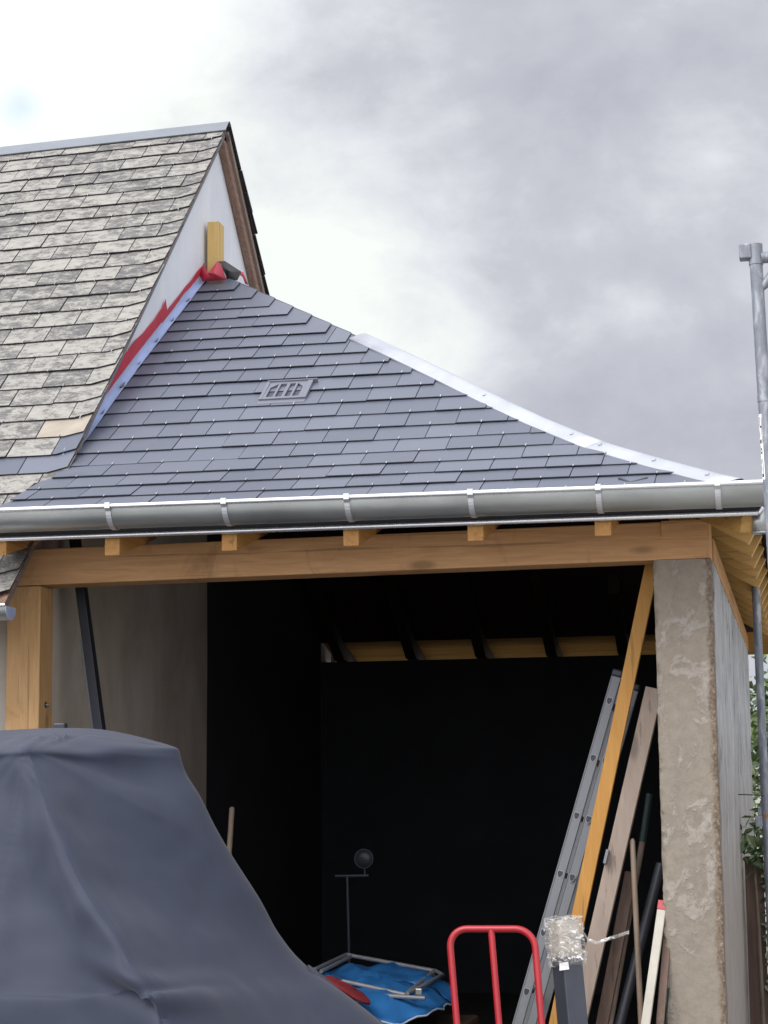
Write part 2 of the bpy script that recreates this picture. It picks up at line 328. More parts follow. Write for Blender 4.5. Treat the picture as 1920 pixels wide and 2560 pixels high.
# ------------------------------------------------------------------ mesh helpers
class MB:
    def __init__(s): s.v = []; s.f = []; s.t = []; s.m = []
    def add(s, vs, fs, tint=0.5, mi=0):
        o = len(s.v); s.v += [tuple(p) for p in vs]
        for f in fs: s.f.append(tuple(i + o for i in f)); s.t.append(tint); s.m.append(mi)
    def box(s, a, c, **k):
        x0, y0, z0 = a; x1, y1, z1 = c
        s.add([(x0, y0, z0), (x1, y0, z0), (x1, y1, z0), (x0, y1, z0), (x0, y0, z1), (x1, y0, z1), (x1, y1, z1), (x0, y1, z1)],
              [(0, 3, 2, 1), (4, 5, 6, 7), (0, 1, 5, 4), (1, 2, 6, 5), (2, 3, 7, 6), (3, 0, 4, 7)], **k)
    def bar(s, p, q, wx, wy, side=Vector((1, 0, 0)), **k):
        """rectangular bar from p to q: wx across 'side', wy across the third axis"""
        p, q = Vector(p), Vector(q); d = (q - p).normalized(); a = (side - d * side.dot(d)).normalized(); c = d.cross(a)
        vs = []
        for e in (p, q):
            for (i, j) in ((-1, -1), (1, -1), (1, 1), (-1, 1)): vs.append(e + a * (i * wx / 2) + c * (j * wy / 2))
        s.add(vs, [(0, 1, 2, 3), (7, 6, 5, 4), (0, 4, 5, 1), (1, 5, 6, 2), (2, 6, 7, 3), (3, 7, 4, 0)], **k)
    def hexa(s, c8, **k):
        s.add(c8, [(0, 3, 2, 1), (4, 5, 6, 7), (0, 1, 5, 4), (1, 2, 6, 5), (2, 3, 7, 6), (3, 0, 4, 7)], **k)
    def tube(s, pts, r, n=12, cap=True, **k):
        pts = [Vector(p) for p in pts]; rs = r if isinstance(r, (list, tuple)) else [r] * len(pts)
        vs = []; prev = None
        for i, p in enumerate(pts):
            d = (pts[min(i + 1, len(pts) - 1)] - pts[max(i - 1, 0)]).normalized()
            if prev is None:
                a = d.orthogonal().normalized()
            else:
                a = (prev - d * prev.dot(d)).normalized()
            prev = a; c = d.cross(a)
            for j in range(n):
                an = 2 * math.pi * j / n; vs.append(p + (a * math.cos(an) + c * math.sin(an)) * rs[i])
        fs = []
        for i in range(len(pts) - 1):
            for j in range(n): fs.append((i * n + j, i * n + (j + 1) % n, (i + 1) * n + (j + 1) % n, (i + 1) * n + j))
        if cap: fs.append(tuple(range(n - 1, -1, -1))); fs.append(tuple((len(pts) - 1) * n + j for j in range(n)))
        s.add(vs, fs, **k)
    def prism(s, poly, off, **k):
        n = len(poly); off = Vector(off)
        vs = [Vector(p) for p in poly] + [Vector(p) + off for p in poly]
        s.add(vs, [tuple(range(n - 1, -1, -1)), tuple(range(n, 2 * n))] + [(i, (i + 1) % n, n + (i + 1) % n, n + i) for i in range(n)], **k)
    def sheet(s, rows, **k):
        nc = len(rows[0]); vs = [p for r_ in rows for p in r_]
        s.add(vs, [(i * nc + j, i * nc + j + 1, (i + 1) * nc + j + 1, (i + 1) * nc + j) for i in range(len(rows) - 1) for j in range(nc - 1)], **k)
    def build(s, name, m, parent=None, smooth=False, bevel=0, solid=0, sub=0, shift=None):
        me = bpy.data.meshes.new(name); me.from_pydata(s.v, [], s.f)
        for q in (m if isinstance(m, (list, tuple)) else [m]): me.materials.append(q)
        for p, mi in zip(me.polygons, s.m): p.material_index = mi
        ta = me.attributes.new('tint', 'FLOAT', 'FACE')
        for i, v in enumerate(s.t): ta.data[i].value = v
        if shift:
            sa = me.attributes.new('shift', 'FLOAT_VECTOR', 'FACE')
            for i, v in enumerate(s.t):
                rr = random.Random(int(v * 1e6)); sa.data[i].vector = (rr.random() * 9, rr.random() * 9, rr.random() * 9)
        bm = bmesh.new(); bm.from_mesh(me); bmesh.ops.recalc_face_normals(bm, faces=bm.faces); bm.to_mesh(me); bm.free()
        if smooth:
            for p in me.polygons: p.use_smooth = True
        me.update()
        o = bpy.data.objects.new(name, me); col.objects.link(o)
        if parent: o.parent = parent; o.matrix_parent_inverse = parent.matrix_world.inverted()
        if solid:
            md = o.modifiers.new('thickness', 'SOLIDIFY'); md.thickness = solid; md.offset = 0
        if sub:
            md = o.modifiers.new('sub', 'SUBSURF'); md.levels = md.render_levels = sub
        if bevel:
            md = o.modifiers.new('bevel', 'BEVEL'); md.width = bevel; md.segments = 2; md.limit_method = 'ANGLE'
        if smooth and not sub:
            try:
                me.set_sharp_from_angle(angle=math.radians(40))
            except Exception: pass
        return o
def tag(o, label=None, cat=None, group=None, kind=None):
    if label: o['label'] = label
    if cat: o['category'] = cat
    if group: o['group'] = group
    if kind: o['kind'] = kind
    return o
def empty(name, loc, label, cat, group=None):
    o = bpy.data.objects.new(name, None); col.objects.link(o); o.location = loc; o.empty_display_size = .2
    bpy.context.view_layer.update()
    return tag(o, label, cat, group)
R = random.Random(7)

# ------------------------------------------------------------------ ground
g = MB(); g.add([(-300, -300, 0), (300, -300, 0), (300, 300, 0), (-300, 300, 0)], [(0, 1, 2, 3)])
tag(g.build('ground', M['ground']), kind='structure')

# ------------------------------------------------------------------ roof profile of the garage
PROF = [(-.42, 2.765), (-.233, 2.84), (.088, 2.988), (.347, 3.115), (.612, 3.27), (.88, 3.443), (1.344, 3.757), (1.84, 4.075), (2.349, 4.40), (2.732, 4.645), (3.05, 4.845), (3.4, 5.07)]
SL = [0.0]
for (a, c) in zip(PROF, PROF[1:]): SL.append(SL[-1] + math.hypot(c[0] - a[0], c[1] - a[1]))
def lerp_tab(x, xs, ys):
    if x <= xs[0]: i = 0
    else:
        i = len(xs) - 2
        for k in range(len(xs) - 1):
            if x <= xs[k + 1]: i = k; break
    f_ = (x - xs[i]) / (xs[i + 1] - xs[i]); return ys[i] + f_ * (ys[i + 1] - ys[i])
PY = [p[0] for p in PROF]; PZ = [p[1] for p in PROF]
def fz(Y): return lerp_tab(Y, PY, PZ)
def s_of(Y): return lerp_tab(Y, PY, SL)
def y_of(s): return lerp_tab(s, SL, PY)
XC, YC, YA = 3.45, -.42, 3.10           # eave corner, apex depth
XG = -.07                                # gable wall face
KX = (XC - XG) / (YA - YC)
def hipX(Y): return XC - (Y - YC) * KX
def front_pt(X, s, off=0.0):
    Y = y_of(s); e = .02; y2 = y_of(s + e); dy, dz = y2 - Y, fz(y2) - fz(Y); l = math.hypot(dy, dz)
    return Vector((X, Y - off * dz / l, fz(Y) + off * dy / l))
def right_pt(Yp, s, off=0.0):
    """same profile on the hip side: s measured up from the right eave"""
    d = y_of(s) - YC; e = .02; y1, y2 = y_of(s), y_of(s + e); dy, dz = y2 - y1, fz(y2) - fz(y1); l = math.hypot(dy, dz)
    return Vector((XC - d * KX + off * dz / l, Yp, fz(y1) + off * dy / l))
def clip(poly, a, b_, c_):
    """keep a*x + b*y <= c"""
    out = []
    for i in range(len(poly)):
        p, q = poly[i], poly[(i + 1) % len(poly)]
        dp, dq = a * p[0] + b_ * p[1] - c_, a * q[0] + b_ * q[1] - c_
        if dp <= 0: out.append(p)
        if dp * dq < 0:
            k = dp / (dp - dq); out.append((p[0] + k * (q[0] - p[0]), p[1] + k * (q[1] - p[1])))
    return out
def tile(mb, poly, s0, s1, fn, tint, th=.0055, lo=.013, hi=.003, mi=0, curl=None, ei=None):
    if len(poly) < 3: return
    off = lambda s: lo + (hi - lo) * (s - s0) / (s1 - s0)
    top = [fn(x, s, off(s) + (curl(x, s) if curl else 0)) for x, s in poly]; bot = [fn(x, s, off(s) - th + (curl(x, s) if curl else 0)) for x, s in poly]
    n = len(poly)
    o = len(mb.v)
    mb.add(top + bot, [tuple(range(n))] + [(i, (i + 1) % n, n + (i + 1) % n, n + i) for i in range(n)], tint=tint, mi=mi)
    if ei is not None: mb.m[-n:] = [ei] * n

# ------------------------------------------------------------------ the garage
gar = empty('garage', (0, 0, 0), 'open timber-fronted garage with new dark slate hip roof and long zinc gutter', 'garage')
E_, TW = .182, .262
slates = MB(); hooks = MB()
LEFT = [(-.185, -.150), (-.073, -.112), (.089, -.105), (.255, -.04), (.36, -.015), (.45, -.045), (.6, XG + .012)]
def leftX(Y):
    return lerp_tab(min(Y, .6), [p[0] for p in LEFT], [p[1] for p in LEFT]) if Y < .6 else XG + .012
for k in range(0, 21):
    s0 = -.02 + E_ * k; s1 = s0 + E_ * 2.05
    s0c = max(s0, 0.0)
    ph = .10 if k % 2 else .10 + TW / 2
    ya, yb = y_of(s0c), y_of(min(s1, SL[-1]))
    xl = leftX(y_of(s0 + .02))
    xl2 = leftX(y_of(s0 + E_))
    xend = hipX(y_of(s0 + .165)) if k >= 10 else hipX(ya)
    j = -3
    while True:
        x0 = ph + (j - 2) * TW; x1 = x0 + TW - .0045; j += 1
        if x1 < xl + .03: continue
        if x0 > xend: break
        # avoid a sliver at the hip: widen the last whole slate
        nxt_end = x1 + TW
        last = x1 > xend - .10
        if last: x1 = xend
        jit = R.uniform(-.0035, .0035); sk = R.uniform(-.002, .002)
        poly = [(x0, s0c + jit), (x1, s0c + jit + sk), (x1, s1), (x0, s1)]
        # hip cut (line through the hip at both ends of the slate)
        xa, xb = hipX(ya), hipX(yb); a, b_ = 1.0, (xa - xb) / (s1 - s0c)
        poly = clip(poly, a, b_, xa + b_ * s0c)
        # left edge
        bl = (xl2 - xl) / (E_)
        poly = clip(poly, -1.0, bl, -xl + bl * s0)
        lift = R.uniform(.019, .024)
        if xl + .01 < x0 < xend - .03: slates.add([front_pt(x0 - .0045, s0c + .002, .0155), front_pt(x0 + .002, s0c + .002, .0155), front_pt(x0 + .002, s0c + E_ * .97, .0095), front_pt(x0 - .0045, s0c + E_ * .97, .0095)], [(0, 1, 2, 3)], mi=1)  # dark strip under the joint, a painted gap shadow
        tile(slates, poly, s0c, s1, front_pt, R.random(), lo=lift, hi=.001, ei=1)
        xm = (x0 + x1) / 2 if not last else x0 + TW / 2
        if xl + .05 < xm < xend - .02 and k > 0:
            p = [front_pt(xm + dx, s0c + ds, o_) for dx, ds, o_ in ((-.0025, -.006, .027), (.0025, -.006, .027), (.0025, .018, .0245), (-.0025, .018, .0245))]
            q = [v + Vector((0, 0, -.004)) for v in p]
            hooks.hexa(q + p)
        if last: break
# right-hand (hip) slope: seen only as an edge
for k in range(0, 21):
    s0 = max(0, -.02 + E_ * k); s1 = -.02 + E_ * k + E_ * 2.05; dy0 = y_of(s0) - YC; dy1 = y_of(min(s1, SL[-1])) - YC
    ph = .1 if k % 2 else .1 + TW / 2
    y = YC - TW + ph
    while y < YA + 3.6:
        y0, y1 = y, y + TW - .0045; y += TW
        poly = [(y0, s0), (y1, s0), (y1, s1), (y0, s1)]
        kk = (dy1 - dy0) / (s1 - s0)
        poly = clip(poly, -1, kk, -(YC + dy0) + kk * s0)
        poly = clip(poly, 1, kk, (2 * YA - YC - dy0) + kk * s0)
        tile(slates, poly, s0, s1, right_pt, R.random())
slates.build('slate_roof', [M['slate'], M['edgeshade']], gar)
tag(hooks.build('slate_hook', M['hook'], gar), kind='stuff')
# rear slope: one slate-coloured slab, never seen
mb = MB()
YB = 2 * YA - YC
for a, c in zip(PY, PY[1:]):
    a2, c2 = min(a, YA), min(c, YA)
    if c2 - a2 < 1e-4: continue
    mb.add([(-.2, 2 * YA - a2, fz(a2) + .005), (hipX(a2), 2 * YA - a2, fz(a2) + .005), (hipX(c2), 2 * YA - c2, fz(c2) + .005), (-.2, 2 * YA - c2, fz(c2) + .005)], [(0, 1, 2, 3)])
mb.build('rear_slope', M['slate'], gar)
# underlay (red, roof shade put into its colour) right below the slates on three slopes
mb = MB(); DD = .012
for a, c in zip(PY, PY[1:]):
    c2 = min(c, YA)
    if c2 - a < 1e-4: continue
    za, zc = fz(a) - DD, fz(c2) - DD; xa, xc = hipX(a), hipX(c2)
    lft = XG + .002 if a >= .34 else -.14
    mb.add([(lft, a, za), (xa, a, za), (xc, c2, zc), (lft, c2, zc)], [(0, 1, 2, 3)])
    mb.add([(XG + .03, 2 * YA - a, za), (xa, 2 * YA - a, za), (xc, 2 * YA - c2, zc), (XG + .03, 2 * YA - c2, zc)], [(0, 1, 2, 3)])
    mb.add([(xa, a, za), (xa, 2 * YA - a, za), (xc, 2 * YA - c2, zc), (xc, c2, zc)], [(0, 1, 2, 3)])
mb.build('roof_underlay', M['roofshade'], gar)
# soffit boards under the overhangs (front, right, back)
mb = MB()
def sof_z(d): return fz(YC + d) - .030
for i in range(4):
    d0, d1 = .035 + i * .105, .035 + (i + 1) * .105 - .004
    if d0 < .3:
        X0, X1 = XC - d0, XC - min(d1, .24)
        if X1 < X0 - .01:
            mb.hexa([(X1, YC + d1, sof_z(d1) - .014), (X0, YC + d0, sof_z(d0) - .014), (X0, YB - d0, sof_z(d0) - .014), (X1, YB - d1, sof_z(d1) - .014),
                     (X1, YC + d1, sof_z(d1)), (X0, YC + d0, sof_z(d0)), (X0, YB - d0, sof_z(d0)), (X1, YB - d1, sof_z(d1))])
    mb.hexa([(-.14, YC + d0, sof_z(d0) - .014), (XC - d0, YC + d0, sof_z(d0) - .014), (XC - d1, YC + d1, sof_z(d1) - .014), (-.14, YC + d1, sof_z(d1) - .014),
             (-.14, YC + d0, sof_z(d0)), (XC - d0, YC + d0, sof_z(d0)), (XC - d1, YC + d1, sof_z(d1)), (-.14, YC + d1, sof_z(d1))])
    mb.hexa([(XC - d0, YB - d0, sof_z(d0) - .014), (.0, YB - d0, sof_z(d0) - .014), (.0, YB - d1, sof_z(d1) - .014), (XC - d1, YB - d1, sof_z(d1) - .014),
             (XC - d0, YB - d0, sof_z(d0)), (.0, YB - d0, sof_z(d0)), (.0, YB - d1, sof_z(d1)), (XC - d1, YB - d1, sof_z(d1))])
mb.build('soffit', M['soffit'], gar)
# rear eave boards, seen from inside between the rafters
mb = MB()
for i in range(3):
    y0, y1 = 6.105 + i * .175, 6.105 + (i + 1) * .175 - .004
    z = lambda y: 2.672 - (y - 6.1) * .27
    mb.hexa([(-.056, y0, z(y0)), (XC - .05, y0, z(y0)), (XC - .05, y1, z(y1)), (-.056, y1, z(y1)), (-.056, y0, z(y0) + .018), (XC - .05, y0, z(y0) + .018), (XC - .05, y1, z(y1) + .018), (-.056, y1, z(y1) + .018)])
mb.build('rear_soffit', M['rearsoffit'], gar)

# walls
def rough_slab(name, x0, x1, y0, y1, z0, z1, nx, ny, nzv, amp, m, parent, freq=7, edge=.0):
    bm = bmesh.new(); bmesh.ops.create_cube(bm, size=1)
    for v in bm.verts: v.co = Vector((x0 if v.co.x < 0 else x1, y0 if v.co.y < 0 else y1, z0 if v.co.z < 0 else z1))
    for ax, cuts in ((0, nx), (1, ny), (2, nzv)):
        if cuts:
            es = [e for e in bm.edges if abs((e.verts[0].co - e.verts[1].co)[ax]) > 1e-4 and all(abs((e.verts[0].co - e.verts[1].co)[q]) < 1e-5 for q in range(3) if q != ax)]
            bmesh.ops.subdivide_edges(bm, edges=es, cuts=cuts, use_grid_fill=True)
    for v in bm.verts:
        p = v.co; q = Vector(p) * freq
        d = Vector((mnoise.fractal(q, 1, 2, 4), mnoise.fractal(q + Vector((31, 7, 3)), 1, 2, 4), 0))
        e = edge if (min(abs(p.x - x0), abs(p.x - x1)) < 1e-4 and abs(p.y - y0) < 1e-4) else 0
        v.co += d * amp
        if e:
            k = abs(mnoise.fractal(q * 2.2 + Vector((3, 9, 1)), 1, 2, 5)) * e
            v.co.x += k if abs(p.x - x0) < abs(p.x - x1) else -k
            v.co.y += k
    me = bpy.data.meshes.new(name); bm.to_mesh(me); bm.free(); me.materials.append(m)
    for p in me.polygons: p.use_smooth = True
    me.set_sharp_from_angle(angle=math.radians(50))
    o = bpy.data.objects.new(name, me); col.objects.link(o); o.parent = parent
    return o
rough_slab('pillar', 2.945, 3.205, 0.0, .09, 0, 2.535, 16, 5, 200, .0035, M['mortar'], gar, 9, .016)
rough_slab('side_wall', 2.955, 3.21, .09, 6.10, 0, 2.53, 3, 150, 70, .006, M['sidewall'], gar, 6, .0)
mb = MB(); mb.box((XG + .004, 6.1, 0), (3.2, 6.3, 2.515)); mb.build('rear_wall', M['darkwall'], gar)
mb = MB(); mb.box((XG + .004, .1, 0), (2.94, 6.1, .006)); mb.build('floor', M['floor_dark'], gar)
# plates on the walls
mb = MB(); mb.box((3.06, .19, 2.537), (3.2125, 6.3, 2.65)); mb.build('wall_plate', M['rafter'], gar, bevel=.004)

# lintel beam and post
mb = MB()
lb = [Vector((-.16, 0, 2.513)), Vector((3.205, 0, 2.537)), Vector((3.205, .18, 2.537)), Vector((-.16, .18, 2.513))]
mb.hexa(lb + [Vector((-.16, 0, 2.689)), Vector((3.205, 0, 2.711)), Vector((3.205, .18, 2.711)), Vector((-.16, .18, 2.689))])
mb.build('lintel', M['beam'], gar, bevel=.006)
mb = MB()   # cut-out end of the beam: a proud square tenon end near the corner
mb.box((2.985, -.012, 2.640), (3.19, .0, 2.712)); mb.build('joint_block', M['beam'], gar, bevel=.003)
mb = MB(); mb.box((-.172, .002, 0), (0, .176, 2.511)); po = mb.build('post', M['post'], gar, bevel=.006)
mb = MB(); c0 = at(114, 1762, X=0); mb.tube([c0 + Vector((.0015, 0, 0)), c0 + Vector((-.002, 0, 0))], .016, 18)
mb.build('bolt_hole', M['blackplastic'], po)
mb = MB(); mb.tube([c0 + Vector((.0, .005, -.001)), c0 + Vector((.012, .005, -.001))], .009, 12); mb.tube([c0 + Vector((.0, .0, 0)), c0 + Vector((.02, .0, 0))], .0045, 10)
mb.build('bolt', M['steel'], po, smooth=True)

# rafters
RX = [-.05, .498, 1.058, 1.626, 2.192, 2.757]
for X in RX:
    mb = MB()
    zb = 2.597 + (X - .5) * .004
    w2 = .036
    # tail: plumb cut end, top hidden by the fascia
    prof = [(-.385, zb), (0.17, zb + .145), (0.17, zb + .24), (-.385, zb + .082)]
    if X < 0: prof = [(-.40, zb + .02), (.0, zb + .12), (.0, zb + .2), (-.40, zb + .09)]
    mb.prism([(X - w2, y, z) for y, z in prof], (2 * w2, 0, 0))
    if X > 0:
        y1 = min(YA - .05, YC + (XC - X) / KX - .05)
        for (ya, yb) in ((.15, min(.612, y1)), (.612, y1)):
            if yb > ya + .05: mb.prism([(X - w2 + .001, ya, fz(ya) - .13), (X - w2 + .001, yb, fz(yb) - .13), (X - w2 + .001, yb, fz(yb) - .034), (X - w2 + .001, ya, fz(ya) - .034)], (2 * w2 - .002, 0, 0))
    mb.build('rafter', M['rafter'], gar, bevel=.003)
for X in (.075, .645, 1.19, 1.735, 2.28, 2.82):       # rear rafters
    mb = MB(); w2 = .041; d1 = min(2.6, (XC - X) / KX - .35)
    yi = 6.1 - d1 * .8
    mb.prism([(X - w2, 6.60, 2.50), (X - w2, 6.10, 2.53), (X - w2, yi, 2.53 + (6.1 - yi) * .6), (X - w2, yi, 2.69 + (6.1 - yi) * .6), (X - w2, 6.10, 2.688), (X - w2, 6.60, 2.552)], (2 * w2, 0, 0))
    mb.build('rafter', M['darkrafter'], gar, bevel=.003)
mb = MB()
mb.add([(XG + .004, 6.085, 2.665), (3.3, 6.085, 2.665), (.6, 3.1, 4.50), (XG + .004, 3.1, 4.50)], [(0, 1, 2, 3)])
mb.add([(XG + .004, 6.10, 2.665), (3.3, 6.10, 2.665), (3.3, 6.10, 2.99), (XG + .004, 6.10, 2.99)], [(0, 1, 2, 3)])
mb.build('rear_shade_sheet', M['roofshade'], gar)  # added dark sheet, painted shade above the lit rear eave boards
for i in range(12):                                    # right-hand jack rafters
    Yr = .20 + i * .515
    mb = MB(); w2 = .034
    din = min(Yr - YC, YB - Yr) - .06
    X1 = 3.372
    def rz(X, o_): return 2.607 + (3.385 - X) * .56 + o_
    Xe = 2.95
    mb.prism([(X1, Yr - w2, rz(X1, 0)), (2.95, Yr - w2, rz(2.95, 0)), (2.95, Yr - w2, rz(2.95, .11)), (X1 + .055, Yr - w2, rz(X1 + .055, .135))], (0, 2 * w2, 0))
    mb.build('rafter', M['rafter_x'], gar, bevel=.0025)
# hip rafter tail at the corner
mb = MB()
p, q = Vector((3.375, -.345, 2.60)), Vector((3.19, -.02, 2.70))
d = Vector((q.x - p.x, q.y - p.y, 0)).normalized(); sd = Vector((-d.y, d.x, 0)) * .03
mb.hexa([p - sd, p + sd, q + sd, q - sd, p - sd + Vector((.012, -.012, .085)), p + sd + Vector((.012, -.012, .085)), q + sd + Vector((0, 0, .07)), q - sd + Vector((0, 0, .07))])
mb.build('hip_rafter', M['soffit'], gar, bevel=.004)

# gutter: half round trough with bead, brackets, drip strip
GX0, GX1 = -.6, 3.475
gz = lambda X: 2.795 - .004 * X
def trough(mb, c, ax, p0, p1, Rr, zf, n=18, th=.003, front=-1):
    """half-round trough from p0 to p1 along an axis; c = centre offset across"""
    for rad, flip in ((Rr, 0), (Rr - th, 1)):
        rows = []
        for p in (p0, p1):
            row = []
            for i in range(n + 1):
                a = math.pi * i / n
                dx, dz = front * math.cos(a) * rad, -math.sin(a) * rad
                row.append((p, c + dx, zf(p) + dz) if ax == 'X' else (c + dx, p, zf(p) + dz))
            rows.append(row)
        mb.sheet(rows)
GR, GCY = .088, -.497
mb = MB()
trough(mb, GCY, 'X', GX0, GX1, GR, gz)
# right end closes round the corner
ends = [(GX1, GCY - math.cos(math.pi * i / 18) * GR, gz(GX1) - math.sin(math.pi * i / 18) * GR) for i in range(19)]
mb.add(ends, [tuple(range(19))])
gut = mb.build('gutter', M['gutter'], gar, smooth=True)
mb = MB()
mb.tube([(GX0, GCY - GR - .004, gz(GX0) + .004), (GX1, GCY - GR - .004, gz(GX1) + .004)], .0105, 12)
mb.build('bead', M['bead'], gut, smooth=True)
mb = MB(); mb.box((GX0, GCY - GR - .0015, 2.7845 - .0), (GX1, GCY - GR + .004, 2.7855))
for v in (235, 485, 750, 1017, 1293, 1551):
    X = at(v * 1.1573, 1240, Y=-.58).x
    mb = MB(); rr = GR + .004
    rows = []
    for xx in (X - .012, X + .012):
        rows.append([(xx, GCY - GR + .018, gz(X) + .019), (xx, GCY - GR - .018, gz(X) + .018), (xx, GCY - GR - .018, gz(X) - .006)] +
                    [(xx, GCY - math.cos(math.radians(a)) * rr, gz(X) - math.sin(math.radians(a)) * rr) for a in range(12, 172, 10)])
    mb.sheet(rows); mb.build('gutter_bracket', M['bracketzinc'], gar, solid=.003)
# drip strip below the gutter
mb = MB()
zs = lambda X: 2.688 - .003 * X
mb.sheet([[(X, -.402, zs(X) + .10), (X, -.402, zs(X) + .012), (X, -.408, zs(X) - .010)] for X in (GX0, 3.425)])
fa = mb.build('fascia', M['darkgap'], gar, solid=.004)
mb = MB(); mb.tube([(GX0, -.416, zs(GX0)), (3.428, -.416, zs(3.428))], .0115, 12)
mb.tube([(3.428, -.416, zs(3.428)), (3.444, -.40, zs(3.43) + .02), (3.452, -.2, 2.720), (3.452, 6.5, 2.718)], .009, 12)
mb.build('drip_edge', M['bead'], gar, smooth=True)
mb = MB(); mb.sheet([[(3.446, y, 2.80), (3.446, y, 2.735), (3.448, y, 2.722)] for y in (-.40, 6.5)]); mb.build('side_fascia', M['gutter'], gar, solid=.004)
# outlet stub at the corner
oc = at(1894, 1330, Y=-.30)
mb = MB()
mb.tube([(3.43, -.33, 2.70), (3.43, -.33, 2.60)], .030, 20, cap=False); mb.tube([(3.43, -.33, 2.606), (3.43, -.33, 2.597)], .0325, 20, cap=False)
mb.build('gutter_outlet', M['gutter'], gar, smooth=True, solid=.003)

# hip flashing: two overlapping zinc lengths folded over the hip
def hip_line(Y, lift=.0): return Vector((hipX(Y), Y, fz(Y) + lift))
ys0 = [1.80, 1.50, 1.2, .9, .65, .42, .32]
ys1 = [.40, .28, .15, .0, -.12, -.24, -.33]
wing = .092
def hipcap(ys, lift, name):
    rows = []
    for Y in ys:
        h = hip_line(Y, .040 + lift)
        # front wing lies on the front slope, to the left of the hip, right wing on the other
        dxf = wing
        pf = Vector((h.x - dxf, Y, 0)); pf.z = fz(Y) + .019 + lift
        yr = Y + dxf / KX; pr = Vector((h.x, yr, 0)); pr.z = fz(Y) + .019 + lift
        rows.append([pf + Vector((0, 0, -.012)), pf, (pf + h) / 2 + Vector((0, 0, .006)), h + Vector((-.012, -.012, -.001)), h + Vector((0, 0, .003)), h + Vector((.012, .012, -.001)), (pr + h) / 2 + Vector((0, 0, .006)), pr, pr + Vector((0, 0, -.012))])
    mb = MB(); mb.sheet(rows); return mb.build(name, M['zinc'], gar, smooth=True, solid=.002)
hc0 = hipcap(ys0, 0.003, 'hip_flashing'); hc1 = hipcap(ys1, 0.0, 'hip_flashing')
for hc, ys in ((hc0, (.95, .45)), (hc1, (.30, .03, -.22))):
    for Y in ys:
        h = hip_line(Y, .056); mb = MB()
        p = Vector((h.x - .04, Y, fz(Y) + .040)); nrm = Vector((-.3, -.5, .8)).normalized()
        mb.tube([p - nrm * .003, p + nrm * .004, p + nrm * .0065], [.011, .011, .006], 12); mb.build('rivet', M['zinc'], hc, smooth=True)

# step flashing at the gable and the red membrane above it
yk = [(.43, .66), (.62, .94), (.90, 1.22), (1.18, 1.50), (1.46, 1.78), (1.74, 2.06), (2.02, 2.34), (2.30, 2.62), (2.58, 2.92)]
for i, (ya, yb) in enumerate(yk):
    o = .003 + (len(yk) - i) * .0004 + (i % 2) * .0012
    X = XG + o
    mb = MB()
    za, zb = fz(ya), fz(yb)
    up = .080
    mb.add([(X, ya, za + .012), (X, yb, zb + .012), (X, yb, zb + up), (X, ya + .035, fz(ya + .035) + up), (X, ya, za + up * .55)], [(0, 1, 2, 3, 4)])
    mb.add([(X, ya, za + .0165), (X + .032, ya, za + .027), (X + .032, yb, zb + .027), (X, yb, zb + .0165)], [(0, 1, 2, 3)])
    mb.build('step_flashing', M['film'], gar, solid=.0016)
mb = MB(); rows = [[], []]
yy = .98
while yy < 2.9:
    X = XG + .004
    wv = .012 * mnoise.noise(Vector((yy * 3.1, 0, 2)))
    if yy > 2.14: j_ = .042 + .5 * wv
    else: j_ = .115 * math.sin(min(1, (yy - .95) / .62) * math.pi / 2) + wv - .035 * abs(math.sin((yy - 1.5) * 5.2)) * (yy > 1.4) + .02 * (yy > 2.06)
    rows[0].append((X, yy, fz(yy) + .07)); rows[1].append((X + .012 * mnoise.noise(Vector((yy * 7, 3, 1))) + .006, yy, fz(yy) + .075 + j_)); yy += .045
mb.sheet(rows); mb.build('membrane_strip', M['red_mem'], gar, solid=.002)
# folded membrane round the stud at the apex
def crumple(name, pts, m, tri):
    mb = MB(); mb.add(pts, tri)
    o = mb.build(name, m, gar, solid=.002, smooth=True); return o
A = lambda x, y, Y: at(x, y, Y=Y)
def c8(x, y, Y): return at(400 + .2411 * x, 500 + .2411 * y, Y=Y)
crumple('membrane_fold', [c8(455, 650, 2.86), c8(495, 760, 2.80), c8(590, 640, 2.84), c8(630, 660, 2.86), c8(690, 830, 2.82), c8(560, 838, 2.78), c8(440, 845, 2.80), c8(400, 760, 2.84), c8(560, 760, 2.74)],
        M['red_mem'], [(0, 7, 6), (0, 6, 1), (1, 6, 5), (1, 5, 8), (1, 8, 2), (2, 8, 3), (8, 5, 4), (8, 4, 3)])
crumple('membrane_flap', [c8(590, 640, 2.845), c8(670, 632, 2.93), c8(760, 690, 3.02), c8(845, 745, 3.12), c8(800, 835, 3.06), c8(700, 828, 2.92), c8(640, 690, 2.87), c8(720, 740, 2.88)],
        M['black_mem'], [(0, 6, 1), (6, 7, 1), (1, 7, 2), (2, 7, 3), (3, 7, 4), (4, 7, 5), (5, 7, 6)])
crumple('membrane_tail', [c8(815, 765, 3.12), c8(860, 745, 3.18), c8(915, 880, 3.26), c8(885, 870, 3.22), c8(860, 800, 3.17)], M['red_mem'], [(0, 4, 1), (4, 3, 2), (4, 2, 1)])
# stud standing at the apex, against the gable
mb = MB(); s0_ = at(518, 680, Y=2.93); s1_ = at(547, 680, Y=2.93)
ztop = at(530, 554, Y=2.93).z
mb.box((s0_.x, 2.93, 4.55), (s1_.x, 3.05, ztop)); mb.build('stud', M['stud'], gar, bevel=.003)

